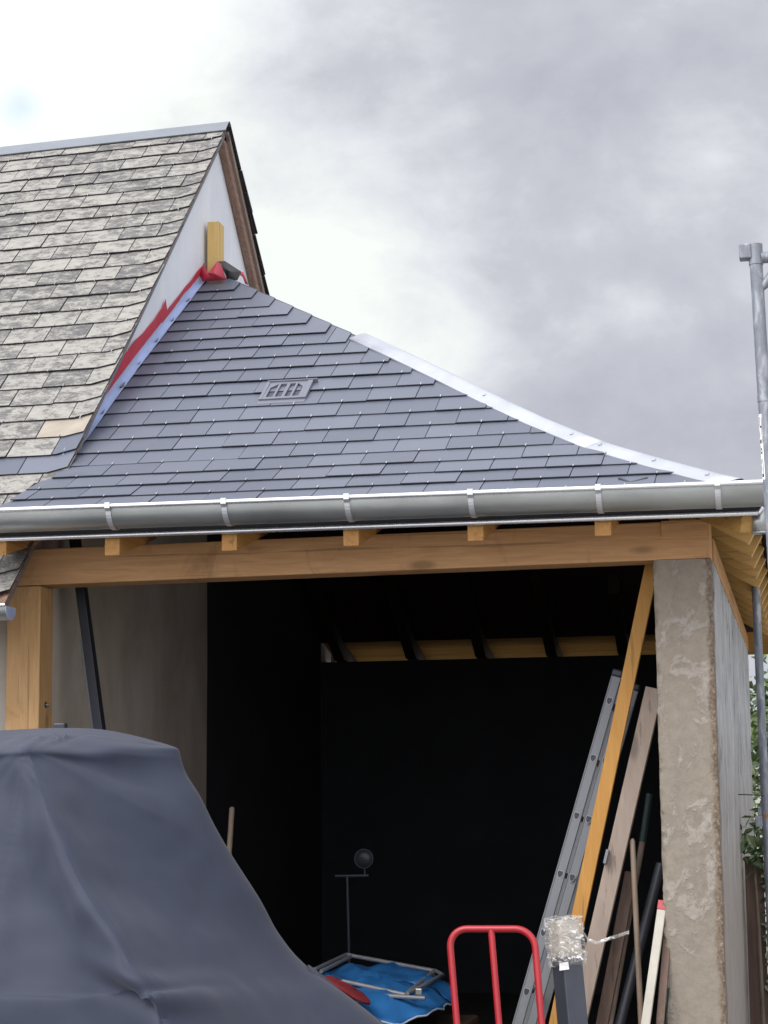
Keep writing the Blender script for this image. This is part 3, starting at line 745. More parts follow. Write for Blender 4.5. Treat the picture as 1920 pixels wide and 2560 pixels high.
# roof vent: raised frame, sloped panel and four slots
ve = MB()
vx0, vx1 = .812, 1.062; vs0, vs1 = s_of(1.03), s_of(1.245)
def vp(u, v, o): return front_pt(vx0 + u * (vx1 - vx0), vs0 + v * (vs1 - vs0), o)
def slab(mb, u0, u1, v0, v1, o0a, o0b, o1a, o1b, **k):
    mb.hexa([vp(u0, v0, o0a), vp(u1, v0, o0a), vp(u1, v1, o1a), vp(u0, v1, o1a), vp(u0, v0, o0b), vp(u1, v0, o0b), vp(u1, v1, o1b), vp(u0, v1, o1b)], **k)
slab(ve, -.02, 1.02, -.03, .13, .014, .021, .014, .021)         # apron
slab(ve, -.02, .06, .13, 1.0, .014, .031, .014, .036); slab(ve, .90, 1.02, .13, 1.0, .014, .031, .014, .036)
slab(ve, -.02, 1.10, 1.0, 1.07, .014, .040, .014, .036)          # hood
ven = ve.build('roof_vent', M['ventgrey'], gar, bevel=.002)
gr_ = MB(); slab(gr_, .06, .90, .13, 1.0, .012, .018, .012, .018); gr_.build('vent_recess', M['ventdark'], ven)
br_ = MB()
slab(br_, .06, .90, .13, .22, .018, .030, .018, .030); slab(br_, .06, .90, .90, 1.0, .018, .030, .018, .030)
slab(br_, .06, .12, .22, .9, .018, .03, .018, .03); slab(br_, .84, .90, .22, .9, .018, .03, .018, .03)
for u in (.27, .46, .65): slab(br_, u, u + (.05 if u != .46 else .07), .22, .9, .018, .03, .018, .03)
for u, v0, v1 in ((.12, .72, .9), (.78, .72, .9)):
    br_.prism([vp(u if u < .5 else .84, .9, .018), vp(u if u < .5 else .84, v0, .018), vp(.27 if u < .5 else .70, .9, .018)], front_pt(.9, vs0, .03) - front_pt(.9, vs0, .018))
br_.build('vent_grille', M['ventgrey'], ven)

# ------------------------------------------------------------------ the old house
hou = empty('house', (-3, 3, 0), 'old white-gabled house under a steep pale lichen-spotted slate roof', 'house')
HS = .96                                    # roof slope (rise over run)
HE_Y, HE_Z, HR_Y = -.425, 2.38, 3.255
hl = math.sqrt(1 + HS * HS)
def hz(Y): return HE_Z + HS * (Y - HE_Y)
HR_Z = hz(HR_Y)
def hp(X, s, off=0.0):
    dy, dz = 1 / hl, HS / hl
    return Vector((X, HE_Y + s * dy - off * dz, HE_Z + s * dz + off * dy + (.032 * max(X, -2.6) - .012) * s / ((HR_Y - HE_Y) * hl)))
def hpb(X, s, off=0.0):
    p = hp(X, s, off); return Vector((p.x, 2 * HR_Y - p.y, p.z))
he = .1205 * hl; htw = .2465
old = MB(); patch = MB(); tot = (HR_Y - HE_Y) * hl
kmax = int(tot / he) + 1
row_ref = (2.98 - HE_Y) * hl                  # course end nearest the ridge
hooks2 = MB()
for k in range(-1, 30):
    s0 = row_ref - he * k; s1 = s0 + he * 2.05
    if s0 < -.02: break
    s1 = min(s1, tot + .02)
    off_ = 0 if k % 2 else htw / 2
    j = 0
    while True:
        x1 = .003 - (j * htw) + (0 if j == 0 else off_ - htw / 2 - .02 if False else 0)
        # right edges of the slates, counted from the verge
        xr = 0.0 if j == 0 else -(j * htw - (.0 if off_ else .135)) - .012
        xl = -((j + 1) * htw - (.0 if off_ else .135)) - .012
        j += 1
        if xr < -2.6: break
        jit = R.uniform(-.005, .005); sk = R.uniform(-.004, .004)
        xa, xb = xl + .0065, xr - (0 if j == 1 else 0)
        ve_j = R.uniform(-.006, .006)
        if j == 1: xb += ve_j
        poly = [(xa, s0 + jit), (xb, s0 + jit + sk), (xb, s1), (xa, s1)]
        if j == 1:   # clipped lower corner on the verge
            poly = [(xa, s0 + jit), (xb - .095, s0 + jit), (xb, s0 + jit + .042 + R.uniform(-.008, .008)), (xb, s1), (xa, s1)]
        tint = R.random()
        newr = (k == 21 and j == 1) or (k == 22 and j <= 9)
        mi = 0
        if k == 20 and j == 1: mi = 1
        tgt = patch if newr else old
        if j > 1 or True: tgt.add([hp(xa - .0065, s0 + .002, .0185), hp(xa + .003, s0 + .002, .0185), hp(xa + .003, s0 + he * .98, .0105), hp(xa - .0065, s0 + he * .98, .0105)], [(0, 1, 2, 3)], mi=2 if tgt is old else 1)  # painted shadow strip below each joint of the old slates
        tile(tgt, poly, s0, s1, hp, tint, th=.006, lo=R.uniform(.021, .028), hi=.002, mi=mi, ei=2 if tgt is old else 1)
        if R.random() < .55 or newr:
            xm = (xa + xb) / 2
            p = [hp(xm + dx, s0 + ds, o_) for dx, ds, o_ in ((-.0022, -.006, .030), (.0022, -.006, .030), (.0022, .018, .027), (-.0022, .018, .027))]
            (hooks if newr else hooks2).hexa([v + Vector((0, 0, -.004)) for v in p] + p)
oldroof = old.build('old_slate_roof', [M['oldslate'], M['creamslate'], M['edgeshade']], hou, shift=True)
pp = patch.build('slate_patch', [M['slate'], M['edgeshade']], hou); pp['label'] = 'dark new replacement slates'
mb = MB()
h2 = MB()
for X, s in ((-.10, row_ref - he * 21), (-.30, row_ref - he * 22), (-.55, row_ref - he * 22)): pass
tag(hooks2.build('old_slate_hook', M['steel'], hou), kind='stuff')
# deck, rear slope with ragged dark verge
mb = MB(); mb.prism([hp(-6, 0, -.006), hp(-.015, 0, -.006), hp(-.015, tot, -.006), hp(-6, tot, -.006)], (0, .0, -.03)); mb.build('roof_deck', M['barge'], hou)
# everything left of the picture: plain slates
mb = MB(); mb.prism([hp(-6, 0, .010), hp(-2.55, 0, .010), hp(-2.55, tot, .010), hp(-6, tot, .010)], (0, 0, -.01)); mb.build('far_slates', M['oldslate'], hou)
bk = MB()
for k in range(0, 30):
    s1 = tot - he * k; s0 = s1 - he
    if s0 < 0: break
    v = R.uniform(-.012, .014); tile(bk, [(-.30, s0), (.022 + v, s0 + R.uniform(-.006, .006)), (.022 + v * .6, min(tot, s1 + he)), (-.30, min(tot, s1 + he))], s0, s1 + he, hpb, R.random(), th=.012, lo=R.uniform(.022, .034), hi=.004)
bk.build('rear_verge_slates', M['darkslate'], hou)
mb = MB(); mb.prism([hpb(-6, 0, .0), hpb(-.02, 0, .0), hpb(-.02, tot, .0), hpb(-6, tot, .0)], (0, 0, -.03)); mb.build('rear_roof', M['darkslate'], hou)
mb = MB(); mb.prism([hpb(-.068, 0, -.032), hpb(-.068, tot - .10, -.032), hpb(-.068, tot - .02, -.112), hpb(-.068, 0, -.125)], (.050, 0, 0)); mb.build('barge_rafter', M['barge'], hou, bevel=.006)
mb = MB(); mb.prism([hpb(-.020, 0, -.005), hpb(-.020, tot - .03, -.005), hpb(-.020, tot - .03, -.045), hpb(-.020, 0, -.055)], (.022, 0, 0)); mb.build('verge_batten', M['greyplank'], hou, bevel=.003)
# front verge underside fillet
mb = MB(); mb.prism([hp(-.065, 0, -.008), hp(-.065, tot - .03, -.008), hp(-.065, tot - .03, -.05), hp(-.065, 0, -.05)], (.045, 0, 0)); mb.build('verge_fillet', M['ridgezinc'], hou)
# ridge cap
mb = MB()
zr = HR_Z + .0
prof = [hp(0, tot - .108, .020), hp(0, tot - .11, .028), hp(0, tot - .012, .032), Vector((0, HR_Y, zr + .022)), hpb(0, tot - .012, .032), hpb(0, tot - .11, .028)]
mb.sheet([[Vector((X, p.y, p.z + .032 * max(X, -2.6))) for p in prof] for X in (-6, -2.6, -1.15, .012)])
mb.build('ridge_cap', M['ridgezinc'], hou, solid=.003)
# gable wall without opening; a dark panel below stands for it
def gz_(Y): return (hz(Y) if Y < HR_Y else hz(2 * HR_Y - Y)) - .04
mb = MB()
TH = -.28
mb.prism([(XG, .18, 0), (XG, 6.45, 0), (XG, 6.45, gz_(6.45)), (XG, HR_Y, gz_(HR_Y)), (XG, .18, gz_(.18))], (TH, 0, 0))
mb.build('gable_wall', M['gable'], hou)
mb = MB(); pts = [(XG, .178, 0.008)] + [(XG, 3.0 + .018 * mnoise.fractal(Vector((0, 1, z_ * .16)), 1, 2, 4), .008 + z_ * .16) for z_ in range(27)]
yv = [2.99, 2.2, 1.4, .7, .3, .178]
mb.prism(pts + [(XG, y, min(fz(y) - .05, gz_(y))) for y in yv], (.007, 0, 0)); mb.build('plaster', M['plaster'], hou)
mb = MB()   # dark panel: the darkness beyond the plaster put into its colour
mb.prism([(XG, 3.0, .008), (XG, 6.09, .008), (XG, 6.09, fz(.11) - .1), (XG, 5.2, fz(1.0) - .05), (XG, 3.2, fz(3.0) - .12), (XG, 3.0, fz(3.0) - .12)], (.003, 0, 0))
mb.build('shade_panel', M['darkwall'], hou)
# front and back walls
mb = MB(); mb.box((-6, .06, 0), (-.175, .30, 2.62)); mb.build('front_wall', M['frontwall'], hou)
mb = MB(); mb.box((-6, 6.2, 0), (XG + TH, 6.45, 2.6)); mb.box((-6, .3, 0), (-5.8, 6.2, 2.6)); mb.build('rear_walls', M['frontwall'], hou)
# eave gutter of the house with its end cap
mb = MB()
HGX = .052; hgz = lambda X: 2.362
trough(mb, -.50, 'X', -6, HGX, .062, hgz, n=16)
hg = mb.build('house_gutter', M['gutter'], hou, smooth=True)
mb = MB(); mb.tube([(-6, -.565, 2.366), (HGX, -.565, 2.366)], .008, 10); mb.build('gutter_bead', M['bead'], hg, smooth=True)
mb = MB(); mb.add([(HGX + .001, -.50 - math.cos(math.pi * i / 16) * .062, 2.362 - math.sin(math.pi * i / 16) * .062) for i in range(17)], [tuple(range(17))]); mb.build('end_cap', M['film'], hg, solid=.003)  # cap coloured blue for the sky light falling on it

# ------------------------------------------------------------------ loose strip on the slates
vs_ = [at(1548, 1196, Y=-.165), at(1576, 1207, Y=-.225), at(1618, 1195, Y=-.165)]
mb = MB()
for a, c in ((vs_[0], vs_[1]), (vs_[1], vs_[2])): mb.bar(a, c, .008, .012, side=Vector((0, .4, -.9)))
tag(mb.build('bent_strip', M['blackplastic']), 'thin black V-shaped strip lying on the slates above the gutter', 'strip')

# ------------------------------------------------------------------ scaffold at the right
scf = empty('scaffold', (3.5, -1.5, 0), 'galvanised tube scaffold standing beside the right-hand eave', 'scaffold')
SY = -1.5
def sp(x, y): return at(x, y, Y=SY)
tp, bt = sp(1889, 640), sp(1921, 1170)
dv = (bt - tp) / (tp.z - bt.z)
base = tp + dv * tp.z
mb = MB(); mb.tube([base, tp + dv * .50], .0242, 20); mb.tube([tp + dv * .58, tp - dv * -.0], .0242, 20)
mb.tube([tp, tp + dv * .6], .0243, 20)
st = mb.build('standard', M['galv'], scf, smooth=True)
mb = MB(); mb.tube([tp + dv * .002, tp + dv * .555], .0248, 20); mb.tube([tp + dv * .545, tp + dv * .57], [.0262, .0262], 20); mb.build('spigot', M['galv'], st, smooth=True)
mb = MB(); mb.tube([tp + Vector((0, 0, .045)) - dv * .0, tp + dv * .035], .0275, 20, ); cpl = mb.build('coupler', M['galv'], scf, smooth=True)
mb = MB(); a = sp(1848, 633); mb.box((a.x, SY - .028, a.z - .028), (a.x + .045, SY + .028, a.z + .030)); mb.build('wedge', M['galv'], cpl, bevel=.005)
mb = MB(); cc = tp + dv * .02; mb.tube([cc + Vector((.02, 0, .012)), cc + Vector((.95, .02, .015))], .0225, 18); mb.build('transom', M['galv'], scf, smooth=True)
mb = MB(); e = sp(1909, 712); mb.tube([e + Vector((-.008, 0, -.012)), e + Vector((.022, 0, .018)), e + Vector((.055, 0, .062)), Vector((e.x + .10, e.y, cc.z - .008))], [.014, .022, .020, .020], 14); mb.build('brace', M['galv'], scf, smooth=True)
mb = MB(); mb.tube([(cc.x + .95, SY + .02, 0), (cc.x + .95, SY + .02, cc.z + .06)], .0242, 18); mb.build('standard', M['galv'], scf, smooth=True)
# sticker down the left flank of the standard, white with worn dark marks
axis = -dv.normalized() * -1
def sticker(z0, z1, a0, a1, o_, m, name, par):
    mb = MB(); rows = []
    for q in (z0, z1):
        c = tp + dv * (tp.z - q)
        rows.append([c + Vector((math.cos(a), math.sin(a), 0)) * (.0245 + o_) for a in [math.radians(a0 + (a1 - a0) * i / 8) for i in range(9)]])
    mb.sheet(rows); return mb.build(name, m, par)
zt, zb_ = sp(1905, 1037).z, sp(1915, 1200).z
lab = sticker(zb_, zt, 178, 236, .0003, M['label'], 'sticker', st)
def dark(z0, z1, a0, a1): sticker(z0, z1, a0, a1, .0006, M['darkmetal'], 'printed_mark', lab)
zc = lambda y: sp(1908, y).z
dark(zc(1110), zc(1045), 226, 232); dark(zc(1068), zc(1043), 205, 212); dark(zc(1072), zc(1066), 212, 226); dark(zc(1110), zc(1100), 196, 220); dark(zc(1095), zc(1082), 198, 206)
dark(zc(1136), zc(1116), 200, 206); dark(zc(1136), zc(1132), 206, 222); dark(zc(1126), zc(1122), 206, 222); dark(zc(1134), zc(1126), 218, 224)
dark(zc(1195), zc(1148), 220, 226); dark(zc(1160), zc(1150), 200, 210); dark(zc(1178), zc(1165), 196, 204); dark(zc(1194), zc(1186), 200, 222)
# rear standard, further along the wall
RY = 2.7
p0, p1 = at(1889, 1463, Y=RY), at(1914, 2020, Y=RY)
dv2 = (p1 - p0) / (p0.z - p1.z)
mb = MB(); mb.tube([p0 + dv2 * p0.z, p0 - dv2 * .065], .0242, 18)
st2 = mb.build('standard', M['galv'], scf, smooth=True)
mb = MB(); q = at(1914, 2035, Y=RY); mb.tube([q, q + dv2 * .02], .0255, 18); mb.build('rust_band', M['rust'], st2, smooth=True)
mb = MB(); q = at(1898, 2052, Y=RY - .05); mb.box((q.x - .022, q.y - .02, q.z - .035), (q.x + .018, q.y + .03, q.z + .03)); mb.box((q.x - .006, q.y - .02, q.z + .03), (q.x + .014, q.y, q.z + .075)); mb.build('clamp', M['galv'], st2, bevel=.004)
mb = MB(); mb.tube([at(1836, 1986, Y=RY - .08), at(1870, 1986.5, Y=RY - .06), at(1912, 1989.5, Y=RY - .02)], .0035, 8); mb.build('wall_tie', M['blackplastic'], scf, smooth=True)

# ------------------------------------------------------------------ things leaning in the opening
def down(p, q):
    """carry the line p -> q on to the ground"""
    k = (p.z - .008) / (p.z - q.z); return p + (q - p) * k
# ladder
lad = empty('ladder', (2.1, .4, 0), 'grey aluminium double ladder leaning against the right-hand wall inside', 'ladder')
LW, LD = .047, .028
topA = at(1541, 1692, Y=.42); botA = at(1294, 2560, Y=.30); botA = down(topA, botA)
dirL = (topA - botA).normalized(); lenL = (topA - botA).length
acr = Vector((0, 1, 0)); acr = (acr - dirL * acr.dot(dirL)).normalized(); sideL = dirL.cross(acr).normalized()
if sideL.x < 0: sideL = -sideL
def stile(o_side, o_acr, l0, l1, name='stile', holes=True):
    mb = MB()
    a = botA + sideL * o_side + acr * o_acr + dirL * l0; c = botA + sideL * o_side + acr * o_acr + dirL * l1
    mb.bar(a, c, LW, .022, side=sideL)
    # rolled lips along both edges of the channel
    for sgn in (-1, 1): mb.bar(a + sideL * (sgn * (LW / 2 - .003)) - acr * .0125, c + sideL * (sgn * (LW / 2 - .003)) - acr * .0125, .006, .004, side=sideL)
    o = mb.build(name, M['alu'], lad, bevel=.002)
    mb = MB(); mb.bar(c, c + dirL * .035, LW + .004, .03, side=sideL); mb.build('end_cap', M['blackplastic'], o, bevel=.008)
    return o
def rungs(o_side, l0, l1, first):
    l = first
    while l < l1 - .05:
        if l > l0 + .05:
            mb = MB(); c = botA + sideL * o_side + dirL * l; mb.tube([c - acr * .0, c + acr * .40], .014, 10); mb.build('rung', M['alu'], lad, smooth=True)
        l += .28
def holes(par, o_side, l0, l1, first):
    l = first
    while l < l1 - .05:
        if l > l0 + .05:
            c = botA + sideL * o_side + dirL * l - acr * .0122
            sh = [(-.009, .013), (.009, .013), (.011, .004), (.008, -.008), (0, -.016), (-.008, -.008), (-.011, .004)]
            mb = MB(); mb.prism([c + sideL * x * 1.15 + dirL * y * 1.1 for x, y in sh], -acr * .0008)
            mb.build('rung_socket', M['blackplastic'], par)
            mb = MB(); mb.prism([c + sideL * x * 1.42 + dirL * y * 1.32 for x, y in sh], -acr * .0004); mb.build('socket_rim', M['socketrim'], par)
        l += .28
f0 = (lenL - .12) % .28
sa = stile(0, 0, 0, lenL); holes(sa, 0, 0, lenL, f0)
stile(0, .40, 0, lenL); rungs(0, 0, lenL, f0)
sb = stile(.058, .012, .0, lenL - .05); holes(sb, .058, 0, lenL - .16, f0 + .0); stile(.058, .415, 0, lenL + .0); 
# timber planks
def plank(name, p, q, wx, wy, m, label, cat, side=Vector((1, 0, 0)), bevel=.003, ground=True, group=None):
    if ground: q = down(p, q)
    mb = MB(); mb.bar(p, q, wx, wy, side=side)
    return tag(mb.build(name, m, bevel=bevel), label, cat, group)
plank('timber_batten', at(1631, 1412, Y=.235), at(1418, 2430, Y=.16), .064, .035, M['yellow'], 'long yellow-orange timber batten leaning up to the lintel', 'plank')
gp = plank('timber_plank', at(1636, 1722, Y=.28), at(1455, 2510, Y=.10), .080, .045, M['greyplank'], 'grey-brown timber plank leaning between the yellow batten and pillar', 'plank')
mb = MB(); p = at(1516, 2142, Y=.130); d_ = (at(1636, 1722, Y=.28) - at(1455, 2510, Y=.10)).normalized(); mb.bar(p - d_ * .032, p + d_ * .032, .012, .05, side=Vector((1, 0, 0))); mb.build('metal_plate', M['platemetal'], gp)
plank('narrow_board', at(1673, 2290, Y=.06), at(1650, 2560, Y=-.10), .035, .022, M['brownboard'], 'narrow dark board standing between the white board and the pillar', 'board')
plank('brown_board', at(1578, 2180, Y=.30), at(1505, 2560, Y=.22), .055, .025, M['brownboard'], 'wider dark brown board leaning left of the black pipe', 'board')
p, q = at(1652, 2160, Y=.42), at(1549, 2560, Y=.26); q = down(p, q)
mb = MB(); mb.tube([p, q], .024, 14); tag(mb.build('pipe', M['blackplastic'], smooth=True), 'black plastic pipe leaning against the back of the pillar', 'pipe')
p, q = at(1581, 2103, Y=.20), at(1603, 2560, Y=.14); q = down(p, q)
mb = MB(); mb.tube([p + Vector((0, 0, .012)), p, q], [.006, .0125, .014], 12); tag(mb.build('tool_handle', M['handle'], smooth=True), 'slim grey wooden tool handle standing upright, crossing the brown one', 'tool handle')
p, m_, q = at(1624, 1985, Y=.46), at(1606, 2105, Y=.42), at(1550, 2420, Y=.30)
th = empty('garden_tool', down(p, q), 'wooden tool handle with dark green sleeve at its top', 'tool')
mb = MB(); mb.tube([m_, down(m_, q)], .014, 12); mb.build('handle', M['handle'], th, smooth=True)
mb = MB(); mb.tube([p, m_], .0165, 12); mb.build('sleeve', M['greencord'], th, smooth=True)
# white board with red tip
wbp, wbq = at(1654, 2276, Y=.02), at(1614, 2560, Y=-.16); wbq = down(wbp, wbq)
wb = empty('painted_board', wbq, 'white chipped board with a red top leaning on the pillar', 'board')
mb = MB(); mb.bar(wbp, wbq, .038, .03, side=Vector((1, 0, 0))); mb.build('board', M['whitepaint'], wb, bevel=.003)
mb = MB(); ud = (wbp - wbq).normalized(); mb.bar(wbp, wbp + ud * .043, .0395, .031, side=Vector((1, 0, 0))); mb.build('red_tip', M['redpaint'], wb, bevel=.002)
mb = MB(); a, c = at(1672, 2470, Y=-.02), at(1664, 2560, Y=-.03); mb.tube([a, c, down(a, c)], .004, 8); tag(mb.build('cord', M['greencord'], smooth=True), 'thin dark green cord hanging down beside the pillar foot', 'cord')

# wrapped dark post
wp = empty('wrapped_post', at(1420, 2560, Y=-.35), 'dark grey metal post with clear film wrapped over its top', 'post')
pt, pb = at(1408, 2300, Y=-.35), at(1432, 2560, Y=-.38); pb = down(pt, pb)
d_ = (pt - pb).normalized(); sd = Vector((.80, .60, 0)); sd = (sd - d_ * sd.dot(d_)).normalized()
mb = MB(); mb.bar(pb, pt - d_ * .02, .098, .098, side=sd)
for l in (.40, .435, .52): pass
body = mb.build('profile', M['darkmetal'], wp, bevel=.006)
nf = d_.cross(sd).normalized(); nf = nf if nf.y < 0 else -nf
for (x, y) in ((1421, 2520), (1421, 2543), (1412, 2456)):
    c = at(x, y, Y=-.42); mb = MB(); mb.tube([c + nf * -.02, c + nf * .006], .0042, 10); mb.build('screw', M['steel'], body, smooth=True)
# packing pad and film
mb = MB(); mb.bar(pt - d_ * .16, pt - d_ * .0, .108, .104, side=sd); pk = mb.build('packing', M['pack'], wp, bevel=.012)
def film_box(c, d_, sd, w, h, amp, name, m, par, seed):
    nf_ = d_.cross(sd); rows = []; n = 44; nh = 34
    for i in range(nh + 1):
        row = []
        for j in range(n):
            a = 2 * math.pi * j / n
            ca, sa_ = math.cos(a), math.sin(a); k = (abs(ca) ** 12 + abs(sa_) ** 12) ** (-1 / 12)
            p = c + d_ * (h * (i / nh - 1)) + (sd * ca + nf_ * sa_) * (w * k)
            nn = mnoise.fractal(Vector((p.x * 14, p.y * 14, p.z * 34 + seed)), 1, 2, 4)
            k2 = 1 - .1 * math.exp(-i * .8)
            row.append(p + (sd * ca + nf_ * sa_) * (nn * amp - (1 - k2) * .05) + d_ * (nn * amp * (1.2 if i in (0, nh) else .3)))
        rows.append(row + [row[0]])
    top = [c + d_ * (.004) + (p - c - d_ * (p - c).dot(d_)) * .45 + d_ * (.01 * mnoise.noise(p * 30)) for p in rows[-1]]
    rows.append(top); rows.append([c + d_ * .003] * len(top))
    mb = MB(); mb.sheet(rows); return mb.build(name, m, par, smooth=True)
film_box(pt + d_ * .012, d_, sd, .066, .205, .0075, 'film', M['clearfilm'], wp, 3)
tl = [at(1452, 2320, Y=-.34), at(1470, 2350, Y=-.36), at(1492, 2356, Y=-.37), at(1520, 2349, Y=-.38), at(1548, 2338, Y=-.40), at(1572, 2331, Y=-.42)]
mb = MB(); mb.sheet([[p + Vector((0, 0, o_ + .006 * mnoise.noise(p * 40))) for p in tl] for o_ in (-.007, .0, .008)]); mb.build('film_tail', M['clearfilm'], wp, smooth=True, solid=.002)
c = at(1411, 2417, Y=-.435); mb = MB(); e1 = sd; mb.prism([c - e1 * .026 - d_ * .014, c + e1 * .022 - d_ * .012, c + e1 * .020 + d_ * .02, c - e1 * .022 + d_ * .017], nf * .001); mb.build('paper_tag', M['label'], wp)

# red hand truck
HY = -.9
ht = empty('hand_truck', at(1230, 2560, Y=HY), 'red tubular hand truck frame standing in front of the garage', 'hand truck')
def arc(c, a0, a1, r, ux, uz, n=8): return [c + ux * (math.cos(math.radians(a0 + (a1 - a0) * i / n)) * r) + uz * (math.sin(math.radians(a0 + (a1 - a0) * i / n)) * r) for i in range(n + 1)]
tl_, tr_ = at(1122, 2322, Y=HY), at(1334, 2322, Y=HY)
bl_, br2 = at(1140, 2560, Y=HY - .05), at(1352, 2560, Y=HY - .05)
bl_ = bl_ + (bl_ - tl_) * 1.55; br2 = br2 + (br2 - tr_) * 1.55; bl_.z = br2.z = .12
ux = (tr_ - tl_).normalized(); uz = (tl_ - bl_).normalized(); r_ = .075
path = [bl_] + arc(tl_ + ux * r_ - uz * r_, 180, 90, r_, ux, uz) + arc(tr_ - ux * r_ - uz * r_, 90, 0, r_, ux, uz) + [br2]
mb = MB(); mb.tube(path, .0142, 16); mb.build('frame', M['redpaint'], ht, smooth=True)
mb = MB(); mt = (tl_ + tr_) / 2; mbm = (bl_ + br2) / 2; mb.tube([mt - uz * .004, mbm], .0135, 14); mb.build('centre_bar', M['redpaint'], ht, smooth=True)
mb = MB(); mb.bar(bl_ + Vector((-.02, 0, -.05)), br2 + Vector((.02, 0, -.05)), .02, .1, side=Vector((0, 0, 1)))
mb.box((bl_.x, bl_.y - .22, .01), (br2.x, bl_.y, .022)); mb.build('toe_plate', M['redpaint'], ht, bevel=.003)
for X in (bl_.x - .05, br2.x + .05):
    mb = MB(); mb.tube([(X - .025, bl_.y + .12, .125), (X + .025, bl_.y + .12, .125)], .12, 20); mb.build('wheel', M['blackplastic'], ht, smooth=True)
mb = MB(); mb.tube([(bl_.x - .05, bl_.y + .12, .125), (br2.x + .05, bl_.y + .12, .125)], .01, 10); mb.bar((bl_.x, bl_.y, .12), (bl_.x, bl_.y + .12, .125), .02, .02); mb.bar((br2.x, bl_.y, .12), (br2.x, bl_.y + .12, .125), .02, .02); mb.build('axle', M['redpaint'], ht)

# ------------------------------------------------------------------ things inside the garage
# heap under the tarpaulin
BY = 1.3
mb = MB()
mb.box((1.02, .95, .0), (1.80, 1.95, .30))
tag(mb.build('storage_crate', M['brownboard'], bevel=.02), 'dark brown crate under the blue tarpaulin', 'crate')
ctr = Vector((1.365, 1.39, .30)); rows = []
nt_, nr_ = 56, 16
for i in range(nr_ + 1):
    f_ = i / nr_; row = []
    for j in range(nt_):
        a = 2 * math.pi * j / nt_
        rx, ry = .385, .56
        rad = f_
        p = Vector((ctr.x + math.cos(a) * rx * rad, ctr.y + math.sin(a) * ry * rad, 0))
        pn = mnoise.fractal(Vector((p.x * 6, p.y * 6, 4)), 1, 2, 4); fold = math.sin(a * 9 + 2 * pn) * .5 + math.sin(a * 17 + 1.3) * .35
        hgt = .512 + .13 * (p.y - 1.38) - .10 * (p.x - 1.38) + .03 * max(0, 1 - rad ** 2.2) + .035 * pn
        if f_ > .72: hgt -= (f_ - .72) / .28 * .045 * (1 + .4 * fold); p.x += math.cos(a) * .03 * fold * (f_ - .72) / .28; p.y += math.sin(a) * .03 * fold * (f_ - .72) / .28
        p.z = hgt + .012 * fold * f_
        row.append(p)
    rows.append(row + [row[0]])
bt_ = empty('tarpaulin', (1.43, 1.4, .3), 'crumpled bright blue tarpaulin heaped at the back of the garage', 'tarpaulin')
mb = MB(); mb.sheet(rows); mb.build('sheet', M['bluetarp'], bt_, smooth=True, solid=.003)
mb = MB(); mb.tube([p + Vector((0, 0, -.004)) for p in rows[-1]], .0055, 6, cap=False); mb.build('hem', M['whiterim'], bt_, smooth=True)
# folded camp chair frame lying on it
cf = empty('folding_frame', (1.4, 1.35, .5), 'grey tubular folding chair frame lying on the blue tarpaulin', 'chair frame')
def q6(x, y, Y): return at(760 + .2532 * x, 2250 + .2532 * y, Y=Y)
ptsA = [q6(420, 540, 1.85), q6(1290, 700, 1.70), q6(1000, 935, 1.10), q6(380, 800, 1.2), q6(100, 690, 1.4), q6(420, 540, 1.85)]
mb = MB()
for a, c in zip(ptsA[:1] + ptsA[1:2], ptsA[1:3]): mb.tube([a, c], .0115, 10)
mb.tube([ptsA[2], ptsA[3]], .0115, 10); mb.tube([ptsA[0], ptsA[4]], .0115, 10)
mb.build('outer_frame', M['greytube'], cf, smooth=True)
mb = MB(); mb.tube([q6(1290, 695, 1.71), q6(1370, 740, 1.62), q6(1190, 840, 1.30), q6(1020, 925, 1.08)], .011, 10); 
mb.build('inner_frame', M['greytube'], cf, smooth=True)
mb = MB(); mb.tube([q6(460, 560, 1.78), q6(170, 705, 1.36)], .011, 10); mb.build('leg', M['greytube'], cf, smooth=True)
mb = MB(); mb.tube([q6(800, 945, 1.06), q6(1200, 970, 1.0)], .011, 10)
mb.build('leg', M['greytube'], cf, smooth=True)
mb = MB(); c = q6(1135, 905, 1.02); mb.box((c.x - .016, c.y - .012, c.z - .016), (c.x + .016, c.y + .012, c.z + .016)); mb.build('buckle', M['steel'], cf, bevel=.004)
# red bag, brown sheeting
mb = MB(); rows = []
c0 = q6(430, 890, .80)
for i in range(13):
    a = math.pi * i / 12; rows.append([c0 + Vector((math.cos(b2) * math.sin(a) * .105 + math.cos(a) * -.05, math.sin(b2) * math.sin(a) * .09, math.cos(a) * .05 - math.cos(b2) * math.sin(a) * .045 + .008 * mnoise.noise(Vector((i * .7, b2 * 2, 1))))) for b2 in [2 * math.pi * j / 20 for j in range(21)]])
mb.sheet(rows); tag(mb.build('red_bag', M['redcloth'], smooth=True), 'dark red bag slumped against the side of the blue tarpaulin', 'bag')
mb = MB(); rows = []
for i in range(15):
    row = []
    for j in range(19):
        x = .98 + .86 * j / 18; y = .45 + .45 * i / 14
        n_ = mnoise.fractal(Vector((x * 7, y * 7, 9)), 1, 2, 4)
        row.append((x + .02 * n_, y, max(.01, .30 - .8 * max(0, .75 - y) ** 1.2 + .06 * n_ - .25 * abs((x - 1.4) / .45) ** 4)))
    rows.append(row)
mb.sheet(rows); tag(mb.build('brown_sheeting', M['junk'], smooth=True, solid=.004), 'crumpled brown plastic sheeting under the front of the tarpaulin', 'sheeting')
